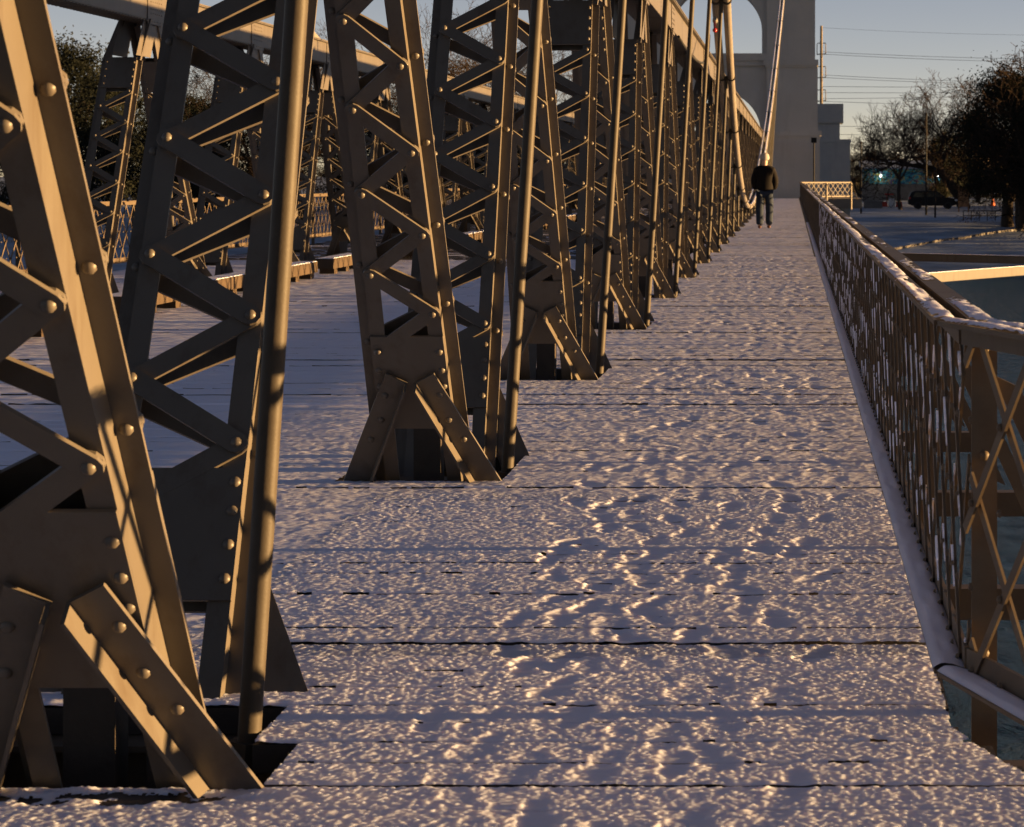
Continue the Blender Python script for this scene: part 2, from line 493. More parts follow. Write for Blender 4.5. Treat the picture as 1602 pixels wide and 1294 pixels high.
def depthf(px, py):
    return .12 + .88 * ((px * 37.1 + py * 11.7) % 1.0) ** 1.3
def snow_height(X, Y, fine, depth=0.0125, gapf=1.0):
    """snow thickness over the planks, <=0 where the wood is bare"""
    row = (Y - PY0) / PITCH
    ri = np.clip(np.floor(row).astype(int), 0, len(PZ) - 1)
    fr = (row - np.floor(row)) * PITCH
    dist = np.minimum(fr, PITCH - fr)
    big = fbm(X * 1.6, Y * 1.6, 21, 3)
    t = depth * PTH[ri] * (0.80 + 0.40 * big)
    ruf = np.ones_like(t)
    # footprints: a flattened sole with a pushed-up rim
    sole = np.zeros_like(t); rim = np.zeros_like(t)
    if fine > 0:
        x0, x1, y0, y1 = X.min(), X.max(), Y.min(), Y.max()
        ycol = Y[:, 0]; xrow = X[0]
        for (px, py, an, sc, fw) in PR:
            if not (x0 - .3 < px < x1 + .3 and y0 - .3 < py < y1 + .3): continue
            j0, j1 = np.searchsorted(ycol, [py - .26, py + .26])
            i0, i1 = np.searchsorted(xrow, [px - .2, px + .2])
            if j1 <= j0 or i1 <= i0: continue
            xx = X[j0:j1, i0:i1] - px; yy = Y[j0:j1, i0:i1] - py
            c, s_ = math.cos(an), math.sin(an)
            u = (xx * c + yy * s_) / (sc * .048); v = (-xx * s_ + yy * c) * fw / (sc * .148)
            wob = .30 * (vnoise(xx * 22 + px * 50, yy * 22 + py * 30, 4) - .5) + .35 * (vnoise(xx * 60 + px * 50, yy * 60 + py * 30, 5) - .5)
            wid = np.where(v > 0, 1.0, .74) - .22 * np.exp(-((v + .08) / .2) ** 2)
            e = np.sqrt((u / wid) ** 2 + np.abs(v) ** 3.2) + wob
            so = np.clip((1.22 - e) / .56, 0, 1); so = so * so * (3 - 2 * so) * depthf(px, py)
            sole[j0:j1, i0:i1] = np.maximum(sole[j0:j1, i0:i1], so)
            rr = np.exp(-((e - 1.22) / .17) ** 2) * (.35 + 1.0 * vnoise(xx * 30 + py * 9, yy * 30 + px * 9, 6))
            rim[j0:j1, i0:i1] = np.maximum(rim[j0:j1, i0:i1], rr * np.where(u < 0, 1.0, .6))
        for (px, py, rr) in LU:
            if not (x0 < px < x1 and y0 < py < y1): continue
            j0, j1 = np.searchsorted(ycol, [py - rr, py + rr]); i0, i1 = np.searchsorted(xrow, [px - rr, px + rr])
            if j1 <= j0 or i1 <= i0: continue
            d2 = ((X[j0:j1, i0:i1] - px) ** 2 + (Y[j0:j1, i0:i1] - py) ** 2) / rr ** 2
            t[j0:j1, i0:i1] += .16 * rr * np.sqrt(np.clip(1 - d2, 0, 1))
    # grains
    if fine >= 2:
        gr = .0042 * clumps(X / .0105, Y / .0130, 1) + .0012 * clumps(X / .015, Y / .020, 2) + .0019 * (fbm(X / .07, Y / .09, 31, 3) - .5)
    elif fine >= 1:
        gr = .0030 * clumps(X / .0155, Y / .020, 1) + .0030 * (fbm(X / .07, Y / .08, 31, 3) - .5)
    else:
        gr = .0055 * (fbm(X / .10, Y / .14, 31, 3) - .5) + .002
    t = t + gr * (1 - .80 * sole) - .0015
    t = t * (1 - sole) + sole * (np.minimum(t, .0084 + .007 * (fbm(X / .07, Y / .05, 41, 2) - .40)))
    t = t + rim * .0010 * (1 - sole)
    # gaps between planks, bridged here and there
    gap = 0.30 + 1.25 * vnoise(X / .45 + ri * 7.3, ri * 3.7, 9)
    wide = TAB[5, ri & 255]
    wf = 0.0045 + 0.0055 * vnoise(X / .05 + ri * 4.1, ri * 1.9, 12) + .003 * (wide > .82)
    wf = wf * np.clip((gap * gapf - .12) * 3, 0, 1)
    cut = np.minimum((fr - wf + .0012) / .008, (PITCH - fr + .001) / .015)
    cut = np.clip(cut, -1, 1)
    t = np.minimum(t, t * np.clip(cut, 0, 1) ** .6 + np.where(cut < 0, -.02, 0))
    thaw = np.clip(1 - np.abs(Y - 5.50) / .11, 0, 1) * np.clip((-1.05 - X) / .25, 0, 1)
    t = t - thaw * .022 * vnoise(X / .035, Y / .03, 23)
    # thawed strip beside the truss feet
    return t, PZ[ri]

def snow_patch(name, x0f, x1f, y0, y1, dx, dy, fine, depth=0.0125, mask=None, gapf=1.0, edge_on=True):
    rows = []
    for r in range(int((y0 - PY0) / PITCH), int((y1 - PY0) / PITCH) + 1):
        b_ = PY0 + r * PITCH
        offs = np.concatenate([[0.0, .0035, .008, .014], np.arange(.014 + dy, PITCH - .007, dy), [PITCH - .0045]]) if dy < .1 else np.array([0, PITCH / 2])
        rows.append(b_ + offs)
    ys_ = np.concatenate(rows)
    xs_ = np.linspace(0, 1, max(3, int((x1f(y1) - x0f(y1)) / dx) + 1))
    xl, xr = x0f(y1), max(x1f(y0), x1f(y1))
    xs_ = np.arange(xl, xr + dx, dx)
    X, Y = np.meshgrid(xs_, ys_)
    t, pz = snow_height(X, Y, fine, depth, gapf)
    edge = np.array([[x1f(v)] for v in ys_]) + .010 * (vnoise(X * 0 + 3.3, Y / .05, 3) - .5)
    over = edge - X
    if edge_on:
        t = np.where(over < 0, -.05, t)
    if mask is not None:
        t = np.where(mask(X, Y), t, -.05)
    ok = t > 0.0008
    keep = ok[:-1, :-1] & ok[1:, :-1] & ok[:-1, 1:] & ok[1:, 1:]
    return grid_mesh(name, X, Y, pz + t, keep, 'snow')

def slot_mask(X, Y):
    k = np.floor((Y - D1) / S + .06); dy = Y - (D1 + S * k)
    row_y = PY0 + PITCH * (np.floor((Y - PY0) / PITCH) + .5)
    kk = np.floor((row_y - D1) / S + .06); dyr = row_y - (D1 + S * kk)
    slot = (dyr > -.02) & (dyr < SEP + .04) & (kk >= 0)
    k2 = np.floor((Y + 1.8 - D1) / S + .06); dy2 = Y + 1.8 - (D1 + S * k2)
    slot2 = (dy2 > -.10) & (dy2 < SEP + .13)
    inx = (X < np.where(row_y < 5.95, -1.140, -1.250)) & (X > -1.955)
    inx2 = (X < -6.92) & (X > -7.69)
    return ~((slot & inx) | (slot2 & inx2))
xe = lambda y: right_edge(y) - .010
mk = lambda X, Y: slot_mask(X, Y)
WL = lambda y: -1.70
for a_, b_, dx_, dy_, fi_ in ((3.75, 5.0, .010, .012, 1), (5.0, 7.2, .0040, .0056, 2), (7.2, 10.5, .0058, .0086, 2), (10.5, 18.0, .0100, .014, 1), (18.0, 42.0, .018, .032, 1), (42.0, Y_END - .4, .05, .08, 0)):
    place('walkway_snow', snow_patch('walkway_snow', WL, xe, a_, b_, dx_, dy_, fi_, mask=mk), deck, kind='stuff')
for x0_, x1_, a_, b_, dx_, dy_, fi_ in ((-2.7, -1.66, 4.2, 18.0, .011, .014, 1), (-6.95, -2.7, 4.2, 40.0, .026, .034, 0), (-2.7, -1.66, 18.0, 40.0, .025, .036, 0), (-9.3, -6.95, 20.0, 40.0, .04, .05, 0), (-9.3, -1.66, 40.0, Y_END - .4, .07, .10, 0)):
    place('roadway_snow', snow_patch('roadway_snow', lambda y: x0_, lambda y: x1_, a_, b_, dx_, dy_, fi_, .0135, mask=mk, gapf=.30, edge_on=False), deck, kind='stuff')

# ================================================================== TRUSSES
THK = 0.010
def strut_frame(kind, webd):
    KIND[0] = kind
    return strut_frame_(kind, webd)
def strut_frame_(kind, webd):
    """kind 0: leans to the camera going up (near side of a V), 1: leans away. returns P(z, x, dn)"""
    m_ = SLOPE if kind == 0 else SLOPE2
    th = math.atan(m_)
    if kind == 0:
        y0, sg = 0.0, -1
    else:
        y0, sg = SEP, 1
    n = Vector((0, math.cos(th), math.sin(th) if kind == 0 else -math.sin(th)))
    ax = Vector((0, sg * math.sin(th), math.cos(th)))
    def P(z, x, dn):
        return Vector((x - (0 if kind == 0 else SHIFT0 + SHIFT1 * max(z, 0)), y0 + sg * m_ * z, z)) + n * dn
    return P, n, ax
KIND = [0]
def half_w(z):
    return 0.162 - 0.020 * z if KIND[0] == 0 else 0.182 - 0.004 * z
ZB, ZT = -0.14, 2.98
FL = 0.060
def leg_mesh(kind, sgn, webd):
    P, n, ax = strut_frame(kind, webd)
    mb = MB()
    def strip(xa0, xa1, da, db):   # xa(z)=half_w*sgn + sgn*offset ; box strip from ZB to ZT
        pts = []
        for z in (ZB, ZT if kind == 0 else 2.60):
            h = sgn * half_w(z)
            a, b = h + sgn * xa0, h + sgn * xa1
            if a > b: a, b = b, a
            pts.append([P(z, a, da), P(z, b, da), P(z, b, db), P(z, a, db)])
        mb.hexa(pts[0] + pts[1])
    strip(-FL, 0.0, 0.0, THK)                    # near flange, inward
    strip(-THK, -0.0005, THK, webd)              # web
    strip(-THK, FL - THK, webd, webd + THK)      # far flange, outward
    if kind == 1:                                # kinked head running up to the chord joint
        a = P(2.585, sgn * half_w(2.585), webd * .5)
        mb.bar(a, Vector((sgn * .14, SEP / 2 + S / 2 - .28, 3.045)), (.075, 0, 0), (0, webd + .02, 0))
    return mb
def bar_mesh(p0, p1, n, w, t):
    """flat lacing bar with round ends lying on a plane with normal n"""
    p0 = Vector(p0); p1 = Vector(p1)
    a = (p1 - p0).normalized(); b = n.cross(a).normalized()
    pts = []
    k = 5
    for i in range(k + 1):
        an = -math.pi / 2 + math.pi * i / k
        pts.append(p1 + (a * math.cos(an) + b * math.sin(an)) * w / 2)
    for i in range(k + 1):
        an = math.pi / 2 + math.pi * i / k
        pts.append(p0 + (a * math.cos(an) + b * math.sin(an)) * w / 2)
    mb = MB(); mb.slab(pts, n * t)
    return mb
LAC_W = 0.060
def lacing(kind, webd):
    """list of (MB) for near-face and far-face bars, and rivet positions"""
    P, n, ax = strut_frame(kind, webd)
    base = 0.585 if kind == 0 else 0.42
    hp = 0.163
    nodes = []
    j = 0
    while base + hp * j < 2.33:
        nodes.append(base + hp * j); j += 1
    bars = []; rivets = []
    for face in (0, 1):
        def node(j, out=0.0):
            z = nodes[j]; sg = -1 if j % 2 == 0 else 1
            if face == 0:
                return P(z, sg * (half_w(z) - FL * .48), -THK - .001), sg
            return P(z, sg * (half_w(z) + FL * .36), webd + THK + .001), sg
        for j in range(len(nodes) - 1):
            (p0, _), (p1, _) = node(j), node(j + 1)
            lift = n * (-.0105 if (j % 2) else 0.0) if face == 0 else n * (.0105 if (j % 2) else 0.0)
            bars.append(bar_mesh(p0 + lift, p1 + lift, n, LAC_W, THK))
        for j in range(len(nodes)):
            p, sg = node(j)
            if face == 0:
                rivets.append((p + n * -.0105, -n))
            else:
                rivets.append((P(nodes[j], sg * (half_w(nodes[j]) + FL * .36), webd), -n))
    return bars, rivets
def plates(kind, webd):
    """base gusset, top tie plate, the two foot brackets; returns dict name -> list of (MB, rivets)"""
    P, n, ax = strut_frame(kind, webd)
    out = []
    o = -1 if kind == 0 else 1                       # outer side of the V
    for face in (0, 1):
        dn = -THK - .0005 if face == 0 else webd + THK + .0005
        mb = MB()
        z0, z1 = (0.24, 0.645) if kind == 0 else (0.21, 0.525)
        ex = 0.0 if face == 0 else FL - .012
        q = [P(z0, -half_w(z0) - ex, dn), P(z0, half_w(z0) + ex, dn), P(z1, half_w(z1) + ex, dn), P(z1, -half_w(z1) - ex, dn)]
        mb.slab(q, n * THK)
        rv = []
        if face == 0:
            for z in ((.36, .43, .50, .58) if kind == 0 else (.26, .34, .42, .49)):
                for sg in (-1, 1):
                    rv.append((P(z, sg * (half_w(z) - .022), dn), -n))
        out.append(('gusset_plate', mb, rv))
        mb = MB()
        z0, z1 = 2.26, 2.60
        q = [P(z0, -half_w(z0) - ex, dn), P(z0, half_w(z0) + ex, dn), P(z1, half_w(z1) + ex, dn), P(z1, -half_w(z1) - ex, dn)]
        mb.slab(q, n * THK)
        rv = []
        if face == 0:
            for z in (2.30, 2.38, 2.46, 2.54):
                for sg in (-1, 1):
                    rv.append((P(z, sg * (half_w(z) - .022), dn), -n))
        out.append(('tie_plate', mb, rv))
    # rivets down the outward flange beside the base plate
    for sg in (-1, 1):
        dnb = -THK * 2 - .002 if kind == 0 else webd + THK * 2 + .002
        dv = n * (-THK if kind == 0 else THK)
        mb = MB()
        zf = -0.12
        q = [(.014, .455), (.100, .500), (.402, zf), (.276, zf)] if kind == 0 else [(.03, .455), (.13, .53), (.465, zf), (.31, zf)]
        pts = [P(z, sg * x, dnb) for x, z in q]
        mb.slab(pts, dv)
        # flange along the inner (lower) edge, standing out from the V
        a = P(q[0][1], sg * q[0][0], dnb); b = P(q[3][1], sg * q[3][0], dnb)
        e = (b - a).normalized(); up = (P(q[1][1], sg * q[1][0], dnb) - a); up = (up - e * up.dot(e)).normalized()
        fo = (n * (-0.065 if kind == 0 else 0.065))
        mb.slab([a + up * .002, b + up * .002, b + up * .012, a + up * .012], fo)
        rv = []
        for f_, g_ in ((.12, .68), (.30, .5), (.46, .62)):
            p = a.lerp(b, f_) + up * (.105 * g_)
            rv.append((p + dv, -n if kind == 0 else n))
        out.append(('foot_bracket', mb, rv))
    return out

rivet_mb = MB(); rivet_mb.dome((0, 0, 0), (0, -1, 0), 0.0155, 9, 3)
RIVET = rivet_mb.mesh('rivet', 'paint')
def rivet_matrix(p, nrm):
    q = Vector((0, -1, 0)).rotation_difference(Vector(nrm))
    return Matrix.Translation(p) @ q.to_matrix().to_4x4()

def make_truss(xc, first, label, n_bar_v, n_riv_v, web_first, web, dyv=0.0):
    VD = lambda i: D1 + S * i + dyv
    root = thing('stiffening_truss', (xc, VD(first), 0), label, 'truss')
    cache = {}
    for i in range(first, NV):
        org = T(xc, VD(i), 0)
        wd = web_first if i == first else web
        k_loc = i - first
        if k_loc <= 2: ind = 'a'
        for kind in (0, 1):
            org = T(xc + (.105 if (i == 0 and kind == 0) else 0), VD(i), 0)
            wd = web_first if (i == first and kind == 0) else web
            key = (kind, wd)
            if key not in cache:
                c = {}
                c['legs'] = [leg_mesh(kind, sg, wd).mesh('leg', 'paint') for sg in (1, -1)]
                bars, riv = lacing(kind, wd)
                c['bars'] = [b.mesh('lacing_bar', 'paint') for b in bars]
                allb = MB()
                for b in bars: allb.add(b.v, b.f)
                c['allbars'] = allb.mesh('lacing', 'paint')
                c['riv'] = riv
                pl = plates(kind, wd)
                c['plates'] = [(nm, m_.mesh(nm, 'paint'), rv) for nm, m_, rv in pl]
                allr = MB()
                for p, nr in riv: allr.dome(p, nr, .0155, 6, 2)
                for nm, m_, rv in pl:
                    for p, nr in rv: allr.dome(p, nr, .0155, 6, 2)
                c['allriv'] = allr.mesh('rivets', 'paint')
                cache[key] = c
            c = cache[key]
            leg_objs = [place('strut_leg', me, root, org) for me in c['legs']]
            main = leg_objs[0]
            if k_loc < n_bar_v:
                for me in c['bars']:
                    place('lacing_bar', me, main, org)
            else:
                place('lacing', c['allbars'], main, org, kind='stuff')
            for nm, me, rv in c['plates']:
                po = place(nm, me, root, org)
                if k_loc < n_riv_v:
                    for p, nr in rv:
                        place('rivet', RIVET, po, org @ rivet_matrix(p, nr))
            if k_loc < n_riv_v:
                for p, nr in c['riv']:
                    place('rivet', RIVET, main, org @ rivet_matrix(p, nr))
            else:
                place('rivet_heads', c['allriv'], main, org, kind='stuff')
    # top chord, one length per panel, with splice plates and lattice underneath
    seg = MB()
    L = S - 0.004
    for sg in (-1, 1):
        seg.box(sg * .145 - .006, sg * .145 + .006, 0, L, Z_CH0, Z_CH1)
        a, b = sorted((sg * .139, sg * .075)); seg.box(a, b, 0, L, Z_CH0 - .010, Z_CH0)
        a, b = sorted((sg * .152, sg * .200)); seg.box(a, b, 0, L, Z_CH1 - .012, Z_CH1 - .001)
    seg.box(-.21, .21, 0, L, Z_CH1, Z_CH1 + .014)
    seg.box(-.16, .16, 0, L, Z_CH1 + .0145, Z_CH1 + .026)
    seg_me = seg.mesh('top_chord', 'paint')
    slats = MB()
    y = .06
    while y < L:
        slats.box(-.165, .165, y, y + .055, Z_CH0 - .021, Z_CH0 - .011); y += .125
    slats_me = slats.mesh('chord_lacing', 'paint')
    rv = MB()
    for sg in (-1, 1):
        for zz in (.07, .12, .20, .25):
            for q in range(6):
                rv.box(sg * .1605 - .004, sg * .1605 + .004, L / 2 - .25 + q * .095, L / 2 - .25 + q * .095 + .05, Z_CH0 + zz - .008, Z_CH0 + zz + .008)
    rv_me = rv.mesh('chord_rivets', 'paint')
    sp = MB()
    for sg in (-1, 1):
        sp.box(sg * .156 - .0045, sg * .156 + .0045, L / 2 - .38, L / 2 + .38, Z_CH0 - .05, Z_CH1 - .02)
        # plate that carries the two struts
        sp.slab([(sg * .125, L / 2 - .42, Z_CH0 + .03), (sg * .125, L / 2 + .42, Z_CH0 + .03), (sg * .125, L / 2 + .56, 2.62), (sg * .125, L / 2 + .16, 2.62), (sg * .125, L / 2, 2.85), (sg * .125, L / 2 - .16, 2.62), (sg * .125, L / 2 - .80, 2.62)], (sg * .010, 0, 0))
    sp_me = sp.mesh('joint_plate', 'paint')
    for i in range(first - 1, NV):
        o_ = T(xc, VD(i) + SEP / 2, 0)
        so = place('top_chord', seg_me, root, o_)
        place('chord_lacing', slats_me, so, o_, kind='stuff')
        jp = place('joint_plate', sp_me, root, o_)
        place('chord_rivets', rv_me, jp, o_, kind='stuff')
    # bottom chord below the deck
    for i in range(first - 1, NV):
        m_ = MB()
        m_.box(-.19, -.178, 0, L, -.60, -.27); m_.box(.178, .19, 0, L, -.60, -.27); m_.box(-.17, .17, 0, L, -.605, -.592)
        place('bottom_chord', m_.mesh('bottom_chord', 'dark_metal'), root, T(xc, VD(i) + SEP / 2, 0))  # near-black steel puts the shade of the slots into the colour
    return root

make_truss(XC, 0, 'riveted steel lattice truss of V-shaped struts standing beside the snowy walkway', 6, 3, 0.090, 0.050)
make_truss(XC2, 3, 'matching steel lattice truss across the roadway, seen through the nearer one', 6, 0, 0.05, 0.05, -1.8)

# boards added to block light under the slots; timber hangers inside V feet
slot_me = MB(); slot_me.box(-.42, .40, -.35, SEP + .45, -.66, -.635)
slot_me.box(-.42, .40, -.40, -.36, -.66, -.10)
slot_me = slot_me.mesh('slot_shade_board', 'wood')
for i in range(NV):
    for xx in (XC, XC2): place('slot_shade_board', slot_me, deck, T(xx, VD(i), 0))
post_me = MB()
post_me.box(-.10, .02, -.06, .06, -.5, .22)
post_me.box(.09, .17, -.05, .05, -.5, .10)
post_me = post_me.mesh('bearing_post', 'wood')
for i in range(0, 10):
    place('bearing_post', post_me, deck, T(XC, VD(i) + SEP / 2, 0))

# timber kerb along the far side of the roadway
kb = thing('timber_kerb', (-6.2, 60, 0), 'low brown timber kerb with snow on top along the far roadway edge', 'kerb')
k = 0; y = 20.0
while y < Y_END - 4:
    L_ = 2.5
    m_ = MB(); m_.box(-6.32, -6.08, y, y + L_ - .03, .065, .20)
    b_ = place('beam', m_.mesh('beam', 'timber'), kb)
    for yy in (y + .2, y + 1.1, y + 2.1):
        m_ = MB(); m_.box(-6.30, -6.10, yy, yy + .22, -.02, .066)
        place('block', m_.mesh('block', 'timber'), b_)
    m_ = MB(); m_.box(-6.31, -6.09, y + .02, y + L_ - .06, .201, .208)
    place('snow_cap', m_.mesh('snow_cap', 'snow'), b_)
    y += 3.6; k += 1

# ================================================================== CABLES AND RODS
Y_MIDSPAN = 77.8
def cable_z(y):
    return 0.38 + 0.00243 * (y - Y_MIDSPAN) ** 2
def cable_x(z, side=1):
    x = -1.36 + .07 * z
    return x if side == 1 else 2 * XMID - x
for side, txt in ((1, 'nearer'), (-1, 'farther')):
    root = thing('suspension_cable', (cable_x(.4, side), Y_MIDSPAN, .4), 'pair of thick pale wrapped cables sweeping down over the %s truss' % txt, 'cable')
    ys_ = np.linspace(3.0, 151.5, 110)
    for dxx in (-.085, .085):
        pts = [(cable_x(cable_z(y), side) + dxx, y, cable_z(y)) for y in ys_]
        nseg = 10; vs = []; fs = []
        for p, q in zip(pts, pts[1:] + [pts[-1]]):
            for kk in range(nseg):
                a = 2 * math.pi * kk / nseg
                vs.append((p[0] + .062 * math.cos(a), p[1], p[2] + .062 * math.sin(a)))
        for j in range(len(pts) - 1):
            for kk in range(nseg):
                fs.append((j * nseg + kk, j * nseg + (kk + 1) % nseg, (j + 1) * nseg + (kk + 1) % nseg, (j + 1) * nseg + kk))
        mb = MB(); mb.add(vs, fs, True)
        c_ = place('cable_strand', mb.mesh('cable_strand', 'cable'), root)
        # snow lying on the upper side
        vs = []; fs = []
        for j, p in enumerate(pts):
            slope = abs(.00486 * (p[1] - Y_MIDSPAN))
            wv = .5 * (0.5 + .8 * random.random())
            for kk in range(5):
                a = math.pi / 2 + (kk - 2) * .32 * (wv + .35)
                vs.append((p[0] + .068 * math.cos(a), p[1], p[2] + .068 * math.sin(a)))
        for j in range(len(pts) - 1):
            for kk in range(4):
                fs.append((j * 5 + kk, (j + 1) * 5 + kk, (j + 1) * 5 + kk + 1, j * 5 + kk + 1))
        mb = MB(); mb.add(vs, fs, True)
        place('snow_strip', mb.mesh('snow_strip', 'snow'), c_)
    for i in range(0 if side == 1 else 3, NV):
        yb = VD(i) + .52 - (0 if side == 1 else 1.8)
        zc = cable_z(yb)
        if zc < .9 and False: continue
        xc_ = cable_x(zc, side)
        # band round both strands
        mb = MB()
        for dxx in (-.085, .085):
            mb.tube((xc_ + dxx, yb - .06, zc - .0), (xc_ + dxx, yb + .06, zc), .078, .078, 10)
        mb.box(xc_ - .03, xc_ + .03, yb - .03, yb + .03, zc - .20, zc + .02)
        place('cable_band', mb.mesh('cable_band', 'rod'), root)
        xb = cable_x(0, side) + (.085 if side == 1 else -.085)
        lab = 'round steel hanger rod beside the %s V-strut from the front of the %s truss' % (ORD[i if side == 1 else i - 3], 'near' if side == 1 else 'far')
        ro = thing('hanger_rod', (xb, yb, -.10), lab, 'rod', 'hanger rods of the suspension cables')
        mb = MB()
        mb.tube((xb - (.032 if side == 1 else -.032), yb, -.45), (xc_, yb, zc - .14), .0275, .0275, 14)
        rr = place('rod', mb.mesh('rod', 'rod'), ro)
        mb = MB()
        mb.tube((xb - .007, yb, -.10), (xb - .002, yb, -.03), .05, .05, 6, smooth=False)
        place('nut', mb.mesh('nut', 'rod'), ro)

# black service wire looping between chord and rod
pts = []
for k in range(15):
    t = k / 14.0
    y = VD(5) + .52 + t * S * .95
    pts.append((-1.36 + .10 * t + .10 * math.sin(t * 3.1), 31.0 + t * 8.2, 2.96 - 1.0 * (t - t * t) + (3.42 - 2.96) * t * t))
mb = MB(); mb.path(pts, .017, 6)
place('service_wire', mb.mesh('service_wire', 'black_rubber'), label='black service wire looping between the top chord and a hanger rod', cat='wire')
lt = thing('cable_lamp', (-1.12, 38.6, 3.55), 'small floodlight with red lens clamped on the near suspension cable', 'lamp')
mb = MB(); mb.tube((-1.15, 38.4, 3.62), (-1.15, 38.62, 3.60), .030, .042, 12)
place('housing', mb.mesh('housing', 'concrete'), lt)
mb = MB(); mb.dome((-1.15, 38.42, 3.45), (0, -1, -.3), .036, 12, 4, 1.0); mb.box(-1.165, -1.135, 38.42, 38.46, 3.42, 3.62)
place('lens', mb.mesh('lens', 'red_glass'), lt)

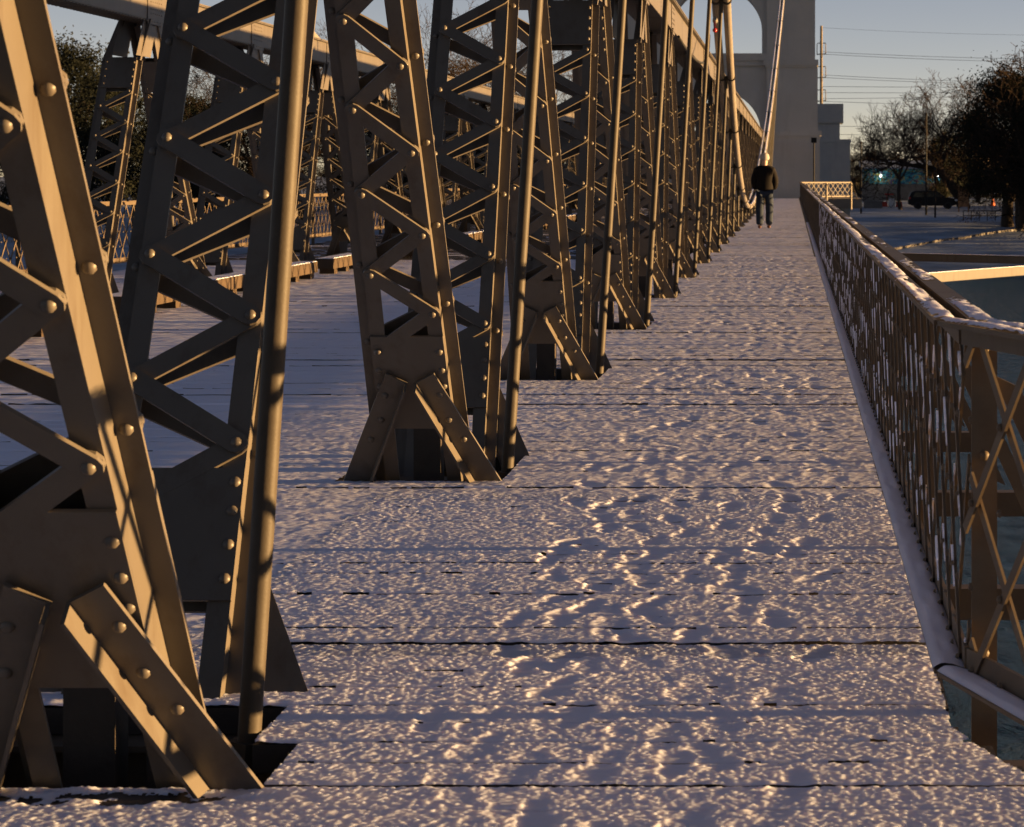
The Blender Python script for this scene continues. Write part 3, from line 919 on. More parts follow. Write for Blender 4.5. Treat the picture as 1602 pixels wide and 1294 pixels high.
# ================================================================== RAILINGS
RZ0, RZ1 = 0.115, 0.905
BAR_SP = 0.40
def frame2(o, d):
    """local frame of a rail run: u along (towards +len), n towards the walkway side"""
    o = Vector(o); d = Vector(d).normalized()
    return o, d
def add_run(root, o, d, length, n_side, bars_ind, posts=True, snow=True, posty=None, phase=0.0, raker=True, barsnow=.85):
    """o: start point on lattice plane (z=0), d: unit direction, n_side: unit vector to the walkway side"""
    o = Vector(o); d = Vector(d); n = Vector(n_side)
    up = Vector((0, 0, 1))
    def P(u, v, z): return o + d * u + n * v + up * z
    # rails
    mb = MB(); mb.bar(P(0, .0475, .944), P(length, .0475, .944), n * .060, up * .012)
    mb.bar(P(0, .012, .915), P(length, .012, .915), n * .010, up * .046)
    place('top_rail', mb.mesh('top_rail', 'rail_paint'), root)
    mb = MB(); mb.bar(P(0, -.045, .940), P(length, -.045, .940), n * .064, up * .012)
    mb.bar(P(0, -.018, .910), P(length, -.018, .910), n * .010, up * .046)
    place('top_rail', mb.mesh('top_rail', 'rail_paint'), root)
    mb = MB(); mb.bar(P(0, .040, .098), P(length, .040, .098), n * .074, up * .010)
    mb.bar(P(0, -.002, .125), P(length, -.002, .125), n * .010, up * .065)
    place('bottom_rail', mb.mesh('bottom_rail', 'rail_paint'), root)
    # lattice
    H = RZ1 - RZ0
    rest = MB(); sn = MB(); rvm = MB()
    w, t = .027, .007
    nb = 0
    cache = {}
    for fam in (1, -1):
        off = n * (.0065 if fam == 1 else -.0085)
        proto = None
        a = (d * fam + up).normalized(); b_ = (d * -1 * fam + up).normalized()
        u = -H + phase
        while u < length:
            u0, u1 = u, u + H
            z0, z1 = RZ0, RZ1
            if fam == -1: ua, ub = u1, u0
            else: ua, ub = u0, u1
            full = 0 <= u0 and u1 <= length
            if not full:
                lo = max(0, u0); hi = min(length, u1)
                if hi - lo < .05:
                    u += BAR_SP; continue
                if fam == 1: za, zb = RZ0 + (lo - u0), RZ0 + (hi - u0)
                else: za, zb = RZ0 + (u1 - lo), RZ0 + (u1 - hi)
                p0, p1 = P(lo, 0, za), P(hi, 0, zb)
            else:
                p0, p1 = P(ua, 0, z0), P(ub, 0, z1)
            dist = (p0 - Vector((0, 0, 1))).length
            side_dir = (p1 - p0).normalized().cross(n).normalized()
            if bars_ind[0] > 0 and full:
                if proto is None:
                    pm = MB(); pm.bar((p0 - p0) + off, (p1 - p0) + off, side_dir * w, n * t)
                    proto = pm.mesh('lattice_bar', 'rail_paint')
                place('lattice_bar', proto, root, Matrix.Translation(p0)); bars_ind[0] -= 1
            else:
                rest.bar(p0 + off, p1 + off, side_dir * w, n * t)
            # snow clinging to the bar: on the upper edge and in patches on the face
            if snow and p0.y < 40 and random.random() < barsnow:
                upw = side_dir if side_dir.z > 0 else -side_dir
                L_ = (p1 - p0).length; q = random.uniform(0, .25)
                while q < L_ - .05:
                    e_ = min(q + random.uniform(.06, .24), L_ - .01)
                    A = p0.lerp(p1, q / L_); B = p0.lerp(p1, e_ / L_)
                    th_ = random.uniform(.003, .007)
                    wd = random.uniform(.006, .018)
                    c0 = off + upw * (w / 2 - wd / 2) + n * (t * .5 + th_ * .5)
                    mid = A.lerp(B, random.uniform(.3, .7)) + c0
                    sn.bar(A + c0, mid, upw * wd * .6, n * th_ * .7)
                    sn.bar(mid, B + c0, upw * wd, n * th_)
                    q = e_ + random.uniform(.06, .45)
            u += BAR_SP
    # rivets where the bars cross
    u = phase
    while u < min(length, 26):
        for j in range(0, 5):
            z = RZ0 + H * j / 4.0
            for du in (0, BAR_SP / 2):
                zz = RZ0 + (BAR_SP / 2) * j + (0 if du == 0 else 0)
                if zz < RZ1 and (u + du) < length:
                    rvm.dome(P(u + du, .012, zz), n, .011, 6, 2)
        u += BAR_SP
    if rest.f: place('lattice', rest.mesh('lattice', 'rail_paint'), root, kind='stuff')
    if rvm.f: place('lattice_rivets', rvm.mesh('lattice_rivets', 'rail_paint'), root, kind='stuff')
    if sn.f: place('lattice_snow', sn.mesh('lattice_snow', 'snow'), root, kind='stuff')
    # snow on the rails: small height fields
    if snow:
        sl = min(length, 60.0)
        for (v0, v1, zt, cover, hh, res) in ((.018, .079, .950, .72, .009, .008), (-.078, -.012, .946, .34, .006, .008), (.003, .078, .103, 1.0, .016, .012)):
            nu = int(sl / (res if sl < 20 else .022)); nv_ = 9
            uu = np.linspace(.002, sl - .002, nu); vv = np.linspace(v0 - .002, v1 + .002, nv_)
            V_, U_ = np.meshgrid(vv, uu)
            ed = np.minimum(V_ - v0 + .004, v1 + .004 - V_) / (v1 - v0)
            hgt = hh * np.clip(np.sqrt(np.clip(ed * 3.2, 0, 1)), 0, 1)
            nz = fbm(U_ * 4 + 3 * v0, V_ * 40 + phase, 13, 3); gr = clumps(U_ / .022, V_ / .022, 3)
            patch = fbm(U_ * .9 + v0 * 90, V_ * 8, 17, 3)
            smooth = cover == 1.0
            h_ = hgt * (.55 + .7 * nz) + (.0025 if smooth else .006) * gr * np.clip(ed * 6, 0, 1) - .003
            if smooth: h_ = np.maximum(h_, .003)
            if not smooth: h_ = h_ - .030 * np.clip((.52 - patch) + (.35 - cover * .38), 0, .6)
            ok = h_ > .0006
            keep = ok[:-1, :-1] & ok[1:, :-1] & ok[:-1, 1:] & ok[1:, 1:]
            Xw = o.x + d.x * U_ + n.x * V_; Yw = o.y + d.y * U_ + n.y * V_
            if keep.any():
                place('rail_snow', grid_mesh('rail_snow', Xw, Yw, zt + h_ + .0006, keep, 'snow'), root, kind='stuff')
    # posts
    if posts:
        for u in posty:
            mb = MB()
            mb.box(0, 0, 0, 0, 0, 0) if False else None
            mb.bar(P(u + .02, -.046, -.62), P(u + .02, -.046, .900), n * .062, d * .010)
            mb.bar(P(u + .056, -.072, -.62), P(u + .056, -.072, .900), n * .010, d * .062)
            pp = place('rail_post', mb.mesh('rail_post', 'rail_paint'), root)
            if raker:
                mb = MB()
                A = P(u + .04, -.10, .80); B = P(u + .04, -.52, -.10)
                mb.bar(A, B, (n * .9 + up * .42).normalized() * .075, d * .010)
                place('raker', mb.mesh('raker', 'rail_paint'), pp)
            rm = MB()
            for z_ in (.14, .62, .88, -.10):
                rm.dome(P(u + .014, -.046, z_), -d if d.y > 0 else d, .013, 8, 3)
            place('post_rivets', rm.mesh('post_rivets', 'rail_paint'), pp, kind='stuff')

rr = thing('lattice_railing', (RAIL_X, FLARE_Y, 0), 'brown steel lattice railing with snow on its top rail along the walkway edge', 'railing')
posts_y = [S / 2 * k for k in range(0, 51)]
add_run(rr, (RAIL_X, FLARE_Y, 0), (0, 1, 0), 138.9, (-1, 0, 0), [276], posty=posts_y, phase=0.10)
fd = Vector((FLARE, -1, 0)).normalized(); fn = Vector((-1, -FLARE, 0)).normalized()
add_run(rr, (RAIL_X + .004, FLARE_Y - .012, 0), fd, 2.6, fn, [24], posty=[1.9], phase=0.06, barsnow=0.0)
fd = Vector((.95, 1, 0)).normalized(); fn = Vector((-1, .95, 0)).normalized()
add_run(rr, (RAIL_X + .004, FLARE_Y + 138.95, 0), fd, 4.2, fn, [0], posty=[0.05, 2.1, 4.15], snow=False, phase=.1)
rl = thing('lattice_railing', (-9.34, 60, 0), 'sunlit lattice railing on the far side of the bridge behind both trusses', 'railing')
add_run(rl, (-9.36, 26.0, 0), (0, 1, 0), 123, (1, 0, 0), [150], posty=[S / 2 * k for k in range(0, 44)], snow=False, phase=.1, raker=False)

# outrigger: two horizontal beams meeting beyond the railing
og = thing('wind_outrigger', (5.3, 43.2, -.2), 'triangular steel outrigger of two beams reaching out over the river', 'outrigger')
for (a, b, nm) in (((.55, 34.6), (5.5, 43.5), 'outer_beam'), ((.55, 47.9), (5.45, 43.75), 'inner_beam')):
    a = Vector((a[0], a[1], -.16)); b = Vector((b[0], b[1], -.16))
    e = (b - a).normalized(); sd = Vector((e.y, -e.x, 0))
    mb = MB(); mb.bar(a, b, sd * .010, (0, 0, .12)); mb.bar(a + Vector((0, 0, .065)), b + Vector((0, 0, .065)), sd * .07, (0, 0, .010)); mb.bar(a - Vector((0, 0, .065)), b - Vector((0, 0, .065)), sd * .03, (0, 0, .010))
    bo = place('outrigger_beam', mb.mesh('outrigger_beam', 'paint'), og)
    mb = MB(); mb.bar(a + Vector((0, 0, .074)), b + Vector((0, 0, .074)), sd * .05, (0, 0, .007))
    place('snow_strip', mb.mesh('snow_strip', 'snow'), bo)

# ================================================================== TOWER
TY0, TY1 = 151.0, 154.0
tw = thing('bridge_tower', (XMID, TY0, 0), 'tall grey plastered bridge tower with arches at the end of the walkway', 'tower')
def arch_wall(x0, x1, z0, z1, cx, cz, r, y0, y1, zsill):
    """wall with an arched opening (centre cx, springing cz, radius r, opening from zsill)"""
    n = 24
    poly = [(x0, z0), (x0, z1), (x1, z1), (x1, z0)]
    mb = MB()
    arc = [(cx + r * math.cos(math.pi * k / n), cz + r * math.sin(math.pi * k / n)) for k in range(n + 1)]
    for k in range(n):
        (ax, az), (bx, bz) = arc[k], arc[k + 1]
        mb.slab([(ax, y0, az), (ax, y0, z1), (bx, y0, z1), (bx, y0, bz)], (0, y1 - y0, 0))
    mb.box(cx + r, x1, y0, y1, zsill, z1) if x1 > cx + r + .01 else None
    mb.box(x0, cx - r, y0, y1, zsill, z1) if x0 < cx - r - .01 else None
    return mb
for sg in (1, -1):
    def mxr(a, b):
        return (a, b) if sg == 1 else (2 * XMID - b, 2 * XMID - a)
    for (a, b, z0, z1, dy, nm) in ((-1.45, 1.58, -6.5, 3.62, 0, 'pier_base'), (-1.60, 1.68, 3.62, 3.92, -.10, 'cornice'), (-1.50, 1.46, 3.92, 7.72, .06, 'pier_shaft'),
                                   (-1.68, 1.50, 7.72, 8.05, -.06, 'cornice'), (-1.50, 1.31, 8.05, 14.6, .12, 'pier_shaft'), (-1.75, 1.55, 14.6, 15.1, -.1, 'cornice')):
        a, b = mxr(a, b)
        mb = MB(); mb.box(a, b, TY0 + dy, TY1 - dy, z0, z1)
        if nm == 'cornice':
            mb.box(a + .08, b - .08, TY0 + dy + .05, TY1 - dy - .05, z0 - .12, z0)
        place(nm, mb.mesh(nm, 'plaster'), tw)
xl, xr = 2 * XMID + 1.50, -1.50
mb = arch_wall(xl, xr, 3.2, 7.7, XMID, 3.72, 2.60, TY0 + .35, TY1 - .35, 0.0)
place('portal_arch', mb.mesh('portal_arch', 'plaster'), tw)
mb = MB(); mb.box(xl, xr, TY0 + .20, TY1 - .2, 7.7, 8.0); mb.box(xl, xr, TY0 + .10, TY1 - .1, 8.0, 8.42)
place('lintel', mb.mesh('lintel', 'plaster'), tw)
mb = arch_wall(xl, xr, 8.42, 14.4, XMID, 9.7, 2.66, TY0 + .35, TY1 - .35, 8.42)
place('upper_arch', mb.mesh('upper_arch', 'plaster'), tw)
mb = MB(); mb.box(xl - 3.2, xr + 3.2, TY0 - .05, TY1 + .05, 15.1, 15.8)
place('parapet', mb.mesh('parapet', 'plaster'), tw)
# deck beyond the tower, landing
mb = MB(); mb.box(-9.6, 4.0, Y_END, 175, -.6, -.03)
place('landing', mb.mesh('landing', 'concrete'), kind='structure')

# floodlight pole in front of the tower
fl = thing('floodlight_pole', (1.22, 148.6, 0), 'slim dark pole with a square floodlight head before the tower', 'lamp post')
mb = MB(); mb.tube((1.22, 148.6, -.3), (1.22, 148.6, 3.2), .05, .045, 8)
place('pole', mb.mesh('pole', 'dark_metal'), fl)
mb = MB(); mb.box(1.06, 1.38, 148.5, 148.7, 3.18, 3.48)
place('lamp_head', mb.mesh('lamp_head', 'dark_metal'), fl)

# anchorage house
ah = thing('anchorage_house', (2.6, 168, -1), 'stepped blue-grey anchorage building behind the tower', 'building')
for (a, b, z0, z1, dy, nm) in ((-1.0, 3.72, -4.5, 3.45, 0, 'lower_block'), (-1.0, 3.78, 3.45, 3.66, -.06, 'ledge'), (-1.0, 3.05, 3.66, 4.7, .1, 'upper_block'), (-1.0, 3.28, 4.7, 5.95, -.05, 'parapet')):
    mb = MB(); mb.box(a, b, 168 + dy, 172 - dy, z0, z1)
    if nm == 'lower_block':
        for kx in range(12): mb.box(-.8 + kx * .4, -.77 + kx * .4, 167.98, 168.002, -3, 3.44)
    if nm == 'parapet':
        for kz in range(4): mb.box(-1.0, 3.30, 167.925, 167.951, 4.78 + kz * .3, 4.80 + kz * .3)
    place(nm, mb.mesh(nm, 'blueplaster'), ah)

# ================================================================== PERSON
def skin_mesh(name, verts, edges, radii, mat, parent, world, sub=2):
    me = bpy.data.meshes.new(name)
    me.from_pydata(verts, edges, [])
    me.materials.append(M[mat])
    o = place(name, me, parent, world)
    md = o.modifiers.new('skin', 'SKIN')
    md.use_smooth_shade = True
    sv = me.skin_vertices[0].data
    for i, r in enumerate(radii):
        sv[i].radius = (r, r) if not isinstance(r, tuple) else r
    sv[0].use_root = True
    ss = o.modifiers.new('sub', 'SUBSURF'); ss.levels = sub; ss.render_levels = sub
    return o
PW = T(-.69, 63.9, 0.0)
per = thing('person', (-.69, 63.9, 0), 'person in black jacket, blue jeans and pale beanie walking away', 'person')
# body: pelvis root, spine, head, legs, arms folded into the front pockets
bv = [(0, 0, .96), (0, .01, 1.16), (0, .02, 1.40), (0, .03, 1.53), (0, .05, 1.62), (0, .06, 1.72),
      (-.10, -.01, .90), (-.115, -.02, .50), (-.12, -.10, .10), (-.12, .03, .05),
      (.10, .01, .90), (.12, .07, .50), (.105, .06, .10), (.11, .19, .05),
      (-.19, .02, 1.43), (-.27, -.03, 1.17), (-.20, .14, .99), (-.15, .20, .95),
      (.19, .02, 1.43), (.275, -.03, 1.17), (.21, .14, .99), (.155, .20, .95)]
be = [(0, 1), (1, 2), (2, 3), (3, 4), (4, 5), (0, 6), (6, 7), (7, 8), (8, 9), (0, 10), (10, 11), (11, 12), (12, 13), (2, 14), (14, 15), (15, 16), (16, 17), (2, 18), (18, 19), (19, 20), (20, 21)]
br = [(.15, .10), (.14, .10), (.16, .10), .055, .085, .085, .085, .058, .042, .035, .085, .058, .042, .035, .06, .045, .035, .03, .06, .045, .035, .03]
skin_mesh('body', bv, be, br, 'skin', per, PW)
tv = [(0, 0, .96), (-.10, -.005, .88), (-.118, -.015, .50), (-.12, -.08, .07), (.10, .01, .88), (.122, .065, .50), (.108, .07, .07)]
te = [(0, 1), (1, 2), (2, 3), (0, 4), (4, 5), (5, 6)]
tr = [(.19, .14), .125, .102, .096, .125, .102, .096]
skin_mesh('jeans', tv, te, tr, 'jeans', per, PW)
jv = [(0, 0, .80), (0, 0, .98), (0, .01, 1.25), (0, .02, 1.42), (0, .03, 1.58),
      (-.19, .02, 1.41), (-.258, -.02, 1.16), (-.215, .09, .96), (.19, .02, 1.41), (.264, -.02, 1.16), (.225, .09, .96)]
je = [(0, 1), (1, 2), (2, 3), (3, 4), (3, 5), (5, 6), (6, 7), (3, 8), (8, 9), (9, 10)]
jr = [(.215, .17), (.235, .18), (.25, .18), (.22, .14), (.105, .105), .115, .098, .080, .115, .098, .080]
skin_mesh('jacket', jv, je, jr, 'jacket', per, PW)
skin_mesh('beanie', [(0, .045, 1.65), (0, .055, 1.77), (0, .045, 1.875)], [(0, 1), (1, 2)], [.125, .138, .085], 'beanie', per, PW)
for (x, y) in ((-.12, -.085), (.108, .065)):
    skin_mesh('shoe', [(x, y - .02, .048), (x, y + .12, .045), (x, y + .21, .036)], [(0, 1), (1, 2)], [(.05, .045), (.052, .042), (.042, .032)], 'shoe', per, PW, 1)

# ================================================================== BANK: trees
def bare_tree(seed, height, spread, trunk_r, depth=6, upr=.25, first=.28, dens=3, wob=.32):
    """returns (limbs MB, twigs MB) of a leafless tree with its base at the origin"""
    rnd = random.Random(seed)
    trunk = MB(); twigs = MB()
    def grow(p, d, L, r, lev):
        nseg = 3 if lev < 3 else 2
        q = p
        for s_ in range(nseg):
            d2 = (d + Vector((rnd.gauss(0, wob), rnd.gauss(0, wob), rnd.gauss(0, wob * .6) + upr * .12)) * .5).normalized()
            e = q + d2 * (L / nseg)
            r2 = r * (.86 if lev < 3 else .80)
            (trunk if lev < 3 else twigs).tube(q, e, r, r2, 6 if lev < 2 else (4 if lev < 4 else 3), cap=False)
            q, d, r = e, d2, r2
            if lev >= 1 and lev < depth and s_ < nseg - 1 and rnd.random() < .75:
                side(q, d, L, r, lev)
        if lev < depth:
            for k in range(2 if lev else dens + 1):
                side(q, d, L, r, lev)
    def side(q, d, L, r, lev):
        ang = rnd.uniform(.35, .95) if lev else rnd.uniform(.35, .8)
        az = rnd.uniform(0, 2 * math.pi)
        u = d.orthogonal().normalized(); v = d.cross(u)
        nd_ = (d * math.cos(ang) + (u * math.cos(az) + v * math.sin(az)) * math.sin(ang) * spread)
        nd_ = (nd_ + Vector((0, 0, upr))).normalized()
        grow(q, nd_, L * rnd.uniform(.62, .82), max(r * rnd.uniform(.5, .7), .012), lev + 1)
    grow(Vector((0, 0, -.4)), Vector((0, 0, 1)), height * first, trunk_r, 0)
    zmax = max(v[2] for v in trunk.v + twigs.v)
    k = height / zmax
    for m_ in (trunk, twigs):
        m_.v = [(a * k, b * k, c * k) for a, b, c in m_.v]
    return trunk, twigs
def leafy_tree(seed, height, rad, trunk_r, n_clump=46, n_leaf=85, leaf=.24, low=.22):
    rnd = random.Random(seed)
    tk = MB(); lf = MB()
    top = Vector((rnd.gauss(0, .2), rnd.gauss(0, .2), height * .5))
    tk.tube((0, 0, -.4), top, trunk_r, trunk_r * .55, 8, cap=False)
    for k in range(n_clump):
        az = rnd.uniform(0, 2 * math.pi); h = rnd.uniform(low, 1.0)
        prof = math.sin(math.pi * min(1, max(.12, (h - low) / (1.02 - low) * .80 + .18))) ** .6
        rr_ = rad * prof * math.sqrt(rnd.random()) * 1.0
        c = Vector((rr_ * math.cos(az), rr_ * math.sin(az), h * height * .93))
        if rnd.random() < .6:
            tk.tube(top * rnd.uniform(.5, 1.0), c, trunk_r * .22, .03, 4, cap=False)
        cr = rad * rnd.uniform(.16, .34)
        for j in range(n_leaf):
            w_ = Vector((rnd.gauss(0, 1), rnd.gauss(0, 1), rnd.gauss(0, .72)))
            p = c + w_ * cr * .62
            a = Vector((rnd.gauss(0, 1), rnd.gauss(0, 1), rnd.gauss(0, 1))).normalized()
            b = a.orthogonal().normalized()
            s_ = leaf * rnd.uniform(.5, 1.25)
            lf.add([p - a * s_, p + b * s_ * .5, p + a * s_, p - b * s_ * .5], [(0, 1, 2, 3)])
    return tk, lf

LIB = {}
for nm, args in {'a': (3, 10.5, .85, .22, 6, .34, .28, 4), 'b': (8, 13.0, 1.05, .34, 7, .26), 'c': (21, 16.0, 1.25, .42, 7, .16), 'd': (34, 9.0, 1.0, .18, 6, .3, .22, 4), 'h': (55, 11.5, 1.35, .36, 7, .08, .24, 4)}.items():
    t_, w_ = bare_tree(*args)
    LIB[nm] = (t_.mesh('trunk', 'bark'), w_.mesh('crown', 'twig'))
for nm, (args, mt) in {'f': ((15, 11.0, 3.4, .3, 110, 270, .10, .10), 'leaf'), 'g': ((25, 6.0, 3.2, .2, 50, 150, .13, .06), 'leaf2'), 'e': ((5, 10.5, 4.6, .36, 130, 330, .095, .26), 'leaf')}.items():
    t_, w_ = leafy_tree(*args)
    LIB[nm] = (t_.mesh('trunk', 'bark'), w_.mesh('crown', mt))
def tree(kind, name, x, y, sc, rot, label, group=None, lean=0.0, zoff=0.0, sx=1.0):
    z = gz(x, y) + zoff
    w = T(x, y, z) @ Matrix.Rotation(lean, 4, 'Y') @ Matrix.Rotation(rot, 4, 'Z') @ Matrix.Diagonal((sc * sx, sc * sx, sc, 1))
    r = place(name, None, None, T(x, y, z), label, 'tree', group)
    place('trunk', LIB[kind][0], r, w)
    place('crown', LIB[kind][1], r, w)
    return r
def PX(px, d):   # metres to the right for a column of the picture at distance d (used for laying out the bank)
    return (px - 1240) * d / 4066.0
tree('a', 'bare_tree', PX(1410, 250), 250, 1.03, 1.0, 'small bare tree standing left of the parked black car')
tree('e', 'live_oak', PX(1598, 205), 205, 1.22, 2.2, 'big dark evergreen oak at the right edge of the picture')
tree('h', 'live_oak', PX(1575, 210), 210, 1.02, .7, 'dark leafless oak leaning left beside the big evergreen oak', lean=-.10)
tree('h', 'bare_tree', PX(1512, 262), 262, 1.22, 2.6, 'wide leafless tree rising behind the dark oaks on the right')
tree('b', 'bare_tree', PX(1478, 285), 285, 1.0, 1.1, 'upright leafless tree behind the bonnet of the parked car')
tree('c', 'bare_tree', PX(1585, 290), 290, .85, .4, 'tall leafless tree showing above the right-hand oak')
tree('h', 'bare_tree', PX(1602, 207), 207, 1.36, 4.0, 'tall leafless oak standing through the big evergreen oak crown')
tree('f', 'evergreen_tree', PX(1480, 272), 272, .72, .2, 'dark evergreen tree behind the parked car')
tree('f', 'evergreen_tree', PX(1530, 285), 285, .95, 1.9, 'dark evergreen between the two right-hand oaks')
for k, (px, d, kd, sc, lab) in enumerate(((1345, 330, 'd', .72, 'low bare thicket tree just right of the anchorage building'), (1372, 340, 'd', .82, 'bare thicket tree behind the mural wall, left part'), (1398, 355, 'd', .70, 'small bare tree above the mural wall'),
                                          (1440, 345, 'd', 1.0, 'bare tree above the right end of the mural'), (1600, 340, 'f', .85, 'distant evergreen behind the big right-hand oak'))):
    tree(kd, 'bare_tree' if kd == 'd' else 'evergreen_tree', PX(px, d), d, sc, k * 1.3, lab, 'trees far behind the bank')
for k, (px, d) in enumerate(((1345, 345), (1368, 350), (1392, 365), (1420, 365), (1446, 355), (1468, 360), (1492, 340), (1515, 330), (1538, 330), (1562, 320), (1598, 325), (1630, 330))):
    tree('g', 'evergreen_shrub', PX(px, d), d, .80 + .12 * (k % 3), k * 2.1, '%s dark shrub from the left in the hedge row behind the mural and car park' % ORD[k], 'hedge row far behind the bank')
# unseen trees added past the right edge of the view to shade this bank
wood = random.Random(4)
for k in range(26):
    x = 26 + 4.4 * (k % 13) + wood.uniform(-1.5, 1.5); y = (161 + (k * 17) % 46) if k < 13 else (206 + (k * 31) % 90)
    tree('e' if k % 3 else 'f', 'shade_oak', x, y, wood.uniform(.95, 1.3), k * 2.3, '%s of the unseen dark oaks added past the right edge to shade the bank' % ORD[k], 'unseen oaks added to shade the bank')
for k in range(17):  # hedge added out of view to stop low sun passing under the crowns
    tree('g', 'evergreen_shrub', 23.5 + (k * 7) % 9, 160 + 6.2 * k, 1.0 + .1 * (k % 4), k * 1.9, '%s dark shrub from the water in the unseen hedge added past the right edge to shade the bank' % ORD[k], 'unseen hedge added to shade the bank')
# left bank, seen through the trusses
for k, (px, d, kd, sc, lab) in enumerate(((105, 195, 'f', 1.40, 'dark evergreen at the far left beyond the farther truss'), (30, 215, 'f', 1.3, 'evergreen half cut by the left picture edge'), (170, 235, 'f', 1.25, 'evergreen behind the first sunlit strut of the far truss'),
                                          (700, 190, 'c', 1.15, 'large spreading bare oak seen through the middle of the near truss'), (575, 205, 'c', 1.05, 'bare oak seen between the second pair of struts'),
                                          (860, 215, 'c', 1.05, 'bare oak seen near the third hanger rod'), (470, 225, 'h', 1.4, 'bare tree seen just right of the first hanger rod'), (340, 215, 'f', .95, 'evergreen seen through the first away-leaning strut'),
                                          (400, 240, 'c', 1.0, 'bare tree seen through the lacing left of the first rod'), (640, 240, 'f', .8, 'evergreen behind the large bare oak'), (780, 250, 'f', .85, 'evergreen seen beside the second hanger rod'),
                                          (930, 235, 'h', 1.15, 'bare tree seen by the fourth strut of the near truss'), (530, 250, 'f', .8, 'evergreen seen between the second struts'), (1010, 270, 'h', 1.0, 'bare tree seen by the distant struts'), (255, 240, 'f', .9, 'evergreen seen behind the first big strut'), (1090, 280, 'f', .7, 'evergreen seen just left of the tower arch'),
                                          (715, 262, 'f', .9, 'evergreen seen under the bare oak boughs'), (880, 275, 'f', .8, 'evergreen seen behind the third strut'), (960, 285, 'f', .8, 'evergreen seen behind the fourth hanger rod'), (440, 262, 'f', .95, 'evergreen seen behind the first hanger rod'), (600, 280, 'f', 1.0, 'evergreen seen right of the second near strut'), (815, 290, 'f', 1.0, 'evergreen seen just right of the second hanger rod'), (300, 280, 'f', 1.1, 'evergreen seen under the far truss chord'), (1000, 300, 'f', .9, 'evergreen seen by the sixth strut of the near truss'), (380, 290, 'h', 1.5, 'broad bare tree behind the first strut lacing'), (680, 290, 'h', 1.6, 'broad bare tree filling the gap right of the second struts'))):
    tree(kd, 'evergreen_tree' if kd == 'f' else 'bare_tree', PX(px, d), d, sc, k * 1.7, lab, 'trees on the left bank')

# ------------------------------------------------------------------ mural building
mw = thing('mural_wall', (PX(1415, 300), 300, gz(13, 300)), 'long low building with a teal and yellow painted mural', 'building')
mx0, mx1 = PX(1350, 300), PX(1472, 300); mz = gz(13, 300)
mb = MB(); mb.box(mx0, mx1, 300, 308, mz - .5, .35)
place('wall', mb.mesh('wall', 'concrete'), mw)
mb = MB(); mb.box(mx0 + .1, mx1 - .1, 299.96, 307.9, .35, 2.05)
place('mural_panel', mb.mesh('mural_panel', 'mural'), mw)
mb = MB(); mb.slab([(mx0 - .3, 299.5, 2.06), (mx1 + .3, 299.5, 2.06), (mx1 + .3, 308, 2.9), (mx0 - .3, 308, 2.9)], (0, 0, .18))
place('snowy_roof', mb.mesh('snowy_roof', 'snow_bank'), mw)
for px, lab in ((1378, 'left'), (1467, 'right')):
    la = thing('wall_lamp', (PX(px, 299), 299.6, 1.2), 'small lit lamp shining on the %s end of the mural' % lab, 'lamp', 'lamps on the mural')
    mb = MB(); mb.tube((PX(px, 299), 299.90, 1.26), (PX(px, 299), 299.5, 1.30), .05, .04, 8)
    place('bracket', mb.mesh('bracket', 'dark_metal'), la)
    mb = MB(); mb.dome((PX(px, 299), 299.5, 1.28), (0, -1, -.2), .12, 10, 4, 1.0)
    place('bulb', mb.mesh('bulb', 'lamp_glow'), la)

# ------------------------------------------------------------------ parked black car (side on, rear to the left)
cy = 252.0; cx = PX(1459, cy); cz = gz(cx, cy) + .03
car = thing('parked_car', (cx, cy, cz), 'black sport utility car parked on the snowy bank under the trees', 'car')
prof = [(-2.35, .45), (-2.40, .80), (-2.34, 1.10), (-2.10, 1.62), (-1.75, 1.76), (.15, 1.78), (.55, 1.66), (1.25, 1.14), (2.15, 1.00), (2.38, .80), (2.40, .45), (1.9, .30), (-1.9, .30)]
mb = MB(); mb.slab([(cx + a, cy - .92, cz + b) for a, b in prof], (0, 1.84, 0))
me = mb.mesh('body', 'car')
bo = place('body', me, car); bv_ = bo.modifiers.new('bevel', 'BEVEL'); bv_.width = .09; bv_.segments = 2
for (a, b) in (((-1.95, 1.16), (-.85, 1.16)), ((-.75, 1.16), (.20, 1.16)), ((.28, 1.16), (1.02, 1.16))):
    top = 1.62
    xa0, xa1 = a[0], b[0]
    t0 = xa0 + (.22 if xa0 < -1.5 else .0); t1 = xa1 - (.42 if xa1 > .9 else .0)
    mb = MB(); mb.slab([(cx + xa0, cy - .928, cz + 1.16), (cx + xa1, cy - .928, cz + 1.16), (cx + t1, cy - .928, cz + top), (cx + t0, cy - .928, cz + top)], (0, .01, 0))
    place('window', mb.mesh('window', 'car_glass'), car)
for wx in (-1.45, 1.45):
    for wy in (-.86, .86):
        mb = MB(); mb.tube((cx + wx, cy + wy - .12, cz + .34), (cx + wx, cy + wy + .12, cz + .34), .36, .36, 18)
        w_ = place('wheel', mb.mesh('wheel', 'black_rubber'), car)
        mb = MB(); mb.tube((cx + wx, cy + wy - .128, cz + .34), (cx + wx, cy + wy - .119, cz + .34), .22, .22, 14)
        place('rim', mb.mesh('rim', 'dark_metal'), w_)
mb = MB(); mb.box(cx - 2.36, cx - 2.16, cy - .945, cy - .60, cz + .95, cz + 1.15)
place('tail_light', mb.mesh('tail_light', 'red'), car)
mb = MB(); mb.box(cx + 2.12, cx + 2.36, cy - .94, cy - .62, cz + .78, cz + .92)
place('headlight', mb.mesh('headlight', 'white'), car)

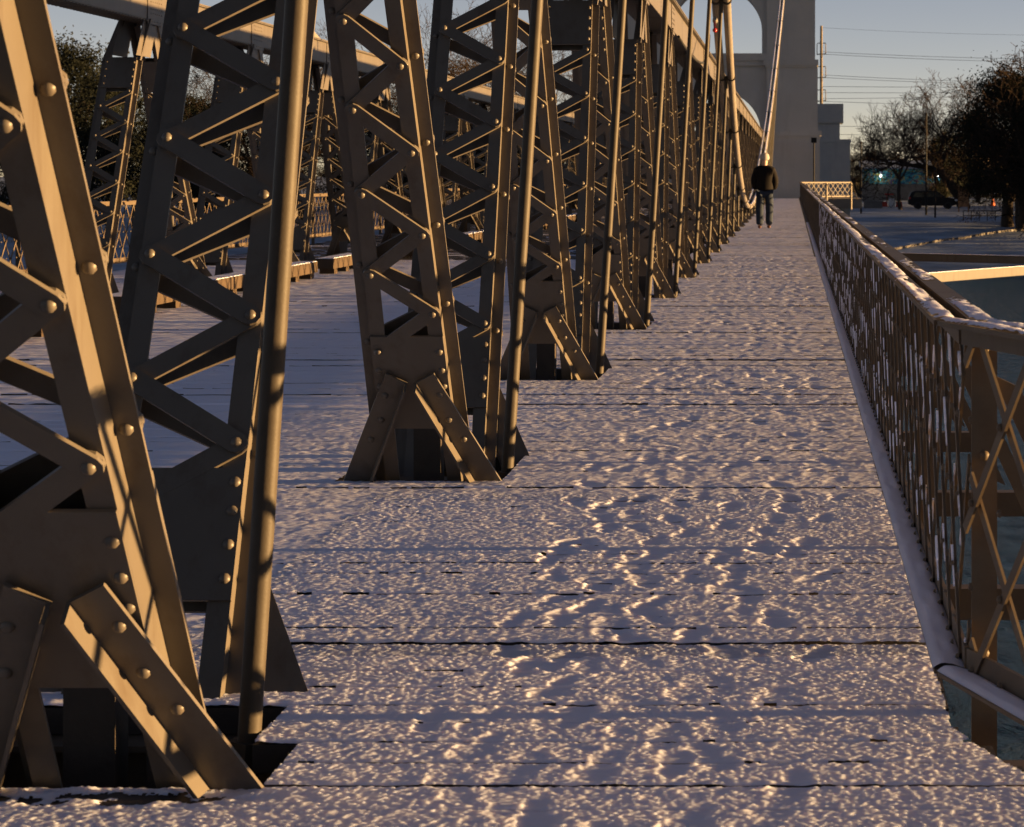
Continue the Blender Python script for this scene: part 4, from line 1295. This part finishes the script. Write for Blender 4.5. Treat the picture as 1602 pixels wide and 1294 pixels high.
# ------------------------------------------------------------------ small things on the bank
def pole(name, px, d, ztop, r, label, cat='pole', mat='dark_metal', head=False):
    x = PX(px, d); z = gz(x, d)
    t = thing(name, (x, d, z), label, cat)
    mb = MB(); mb.tube((x, d, z - .3), (x, d, ztop), r, r * .75, 8)
    place('shaft', mb.mesh('shaft', mat), t)
    mb = MB(); mb.tube((x, d, ztop), (x, d, ztop + .06), r * 1.3, r * .8, 8)
    if head:
        mb.tube((x, d, ztop + .05), (x - .9, d, ztop + .15), .05, .04, 6); mb.box(x - 1.3, x - .85, d - .12, d + .12, ztop + .10, ztop + .22)
    place('cap', mb.mesh('cap', mat), t)
    return t
pole('lamp_post', 1347, 240, 4.4, .09, 'grey lamp post just right of the anchorage building', 'lamp post', 'dark_metal')
pole('lamp_post', 1449, 236, 6.9, .10, 'tall dark pole rising before the parked car', 'lamp post', head=False)
pole('lamp_post', 1463, 230, 2.2, .09, 'short dark pole in front of the car bonnet', 'lamp post')

# utility pole and its wires
ux, uy = PX(1285, 300), 300
up_ = thing('utility_pole', (ux, uy, gz(ux, uy)), 'tall slender power line pole with insulators beside the tower', 'pole')
mb = MB(); mb.tube((ux, uy, gz(ux, uy)), (ux, uy, 18.6), .24, .15, 10)
place('shaft', mb.mesh('shaft', 'pole'), up_)
for k, z_ in enumerate((15.3, 12.6, 9.9)):
    mb = MB()
    mb.bar((ux - .55, uy, z_), (ux + .55, uy, z_ + .05), (0, .1, 0), (0, 0, .12)); mb.bar((ux - .45, uy, z_ + 1.3), (ux + .5, uy, z_ + 1.3), (0, .08, 0), (0, 0, .1))
    for sg in (-1, 1):
        mb.tube((ux + sg * .5, uy, z_), (ux + sg * .5, uy, z_ + 1.25), .06, .05, 6)
    place('insulator', mb.mesh('insulator', 'pole'), up_)
wires = [(15.6, 14.7, .3, 40, 0), (15.35, 14.4, .35, 40, 0), (12.95, 12.0, .35, 40, 0), (12.65, 11.8, .35, 40, 0), (11.6, 11.8, .15, 40, 0), (10.9, 11.4, .2, 40, 0), (10.2, 11.2, .2, 40, 0), (9.9, 9.5, .3, 40, 0), (7.05, 6.8, .15, 40, 0), (6.1, 5.9, .15, 40, 0), (18.4, 17.6, .4, 40, 0)]
for k, (z0, z1, sag, xe_, ye_) in enumerate(wires):
    pts = []
    for j in range(17):
        t = j / 16
        pts.append((ux + xe_ * t, uy + ye_ * t, z0 + (z1 - z0) * t - 4 * sag * t * (1 - t)))
    mb = MB(); mb.path(pts, .022 if k < 10 else .012, 4)
    place('power_line', mb.mesh('power_line', 'wire'), label='%s power line from the top, strung right from the tall pole' % ORD[[1, 2, 3, 4, 5, 6, 7, 8, 9, 10, 0][k]], cat='wire', group='power lines')

# path kerb climbing the bank
pts = []
mb = MB()
prev = None
for q in range(41):
    t = q / 40.0
    px = 1365 + 335 * t; d = 177 + 40 * t ** 1.1
    x = PX(px, d); p = Vector((x, d, gz(x, d) + .17))
    if prev is not None:
        mb.bar(prev, p, (0, .14, 0), (0, 0, .16))
    prev = p
place('path_kerb', mb.mesh('path_kerb', 'concrete'), label='long pale concrete kerb slanting up across the snowy bank', cat='kerb')

# red and white barrier, cone, plywood kiosk, rail fence
x, d = PX(1392, 262), 262; z = gz(x, d)
bb = thing('road_barrier', (x, d, z), 'red and white plastic barrier stacked left of the parked car', 'barrier')
for k in range(3):
    mb = MB(); xx = x - .9 + k * .75
    mb.slab([(xx, d, z), (xx + .70, d, z), (xx + .62, d, z + .55 + .3 * (k % 2)), (xx + .08, d, z + .55 + .3 * (k % 2))], (0, .4, 0))
    place('block', mb.mesh('block', ('red', 'white', 'red')[k]), bb)
mb = MB(); mb.tube((x - .3, d + .1, z + .4), (x - .3, d + .1, z + 1.35), .04, .04, 6); mb.bar((x - .5, d + .1, z + 1.3), (x + .4, d + .1, z + 1.3), (0, .05, 0), (0, 0, .16))
place('stand', mb.mesh('stand', 'red'), bb)
x, d = PX(1366, 256), 256; z = gz(x, d)
mb = MB(); mb.box(x - .9, x + .9, d, d + 1.2, z - .1, z + .62); mb.box(x - 1.0, x + 1.0, d - .1, d + 1.3, z + .62, z + .72)
place('planter', mb.mesh('planter', 'concrete'), label='low square concrete planter left of the red barrier', cat='planter')
x, d = PX(1553, 262), 262; z = gz(x, d)
cn = thing('traffic_cone', (x, d, z), 'orange traffic cone behind the rail fence', 'cone')
mb = MB(); mb.tube((x, d, z + .04), (x, d, z + .95), .26, .05, 12)
place('cone', mb.mesh('cone', 'orange'), cn)
mb = MB(); mb.box(x - .35, x + .35, d - .35, d + .35, z, z + .05)
place('base', mb.mesh('base', 'orange'), cn)
x, d = PX(1507, 246), 246; z = gz(x, d)
ks = thing('notice_board', (x, d, z), 'orange-brown plywood notice board right of the parked car', 'board')
mb = MB(); mb.box(x - .45, x + .55, d, d + .08, z + .5, z + 2.0)
place('panel', mb.mesh('panel', 'plywood'), ks)
for q in (-.42, .50):
    mb = MB(); mb.box(x + q - .06, x + q + .06, d + .085, d + .2, z - .2, z + 2.6 if q < 0 else z + 2.1)
    place('post', mb.mesh('post', 'plywood'), ks)
fx0, fx1, d = PX(1507, 222), PX(1582, 222), 222
rf = thing('rail_fence', (fx0, d, gz(fx0, d)), 'low dark pipe rail fence right of the parked car', 'fence')
zt = gz((fx0 + fx1) / 2, d)
for k in range(7):
    x = fx0 + (fx1 - fx0) * k / 6
    mb = MB(); mb.tube((x, d, zt - .4), (x, d, zt + .85), .04, .04, 6)
    place('post', mb.mesh('post', 'dark_metal'), rf)
for z_ in (.85, .45):
    mb = MB(); mb.tube((fx0, d, zt + z_), (fx1, d, zt + z_ - .03), .035, .035, 6)
    place('rail', mb.mesh('rail', 'dark_metal'), rf)
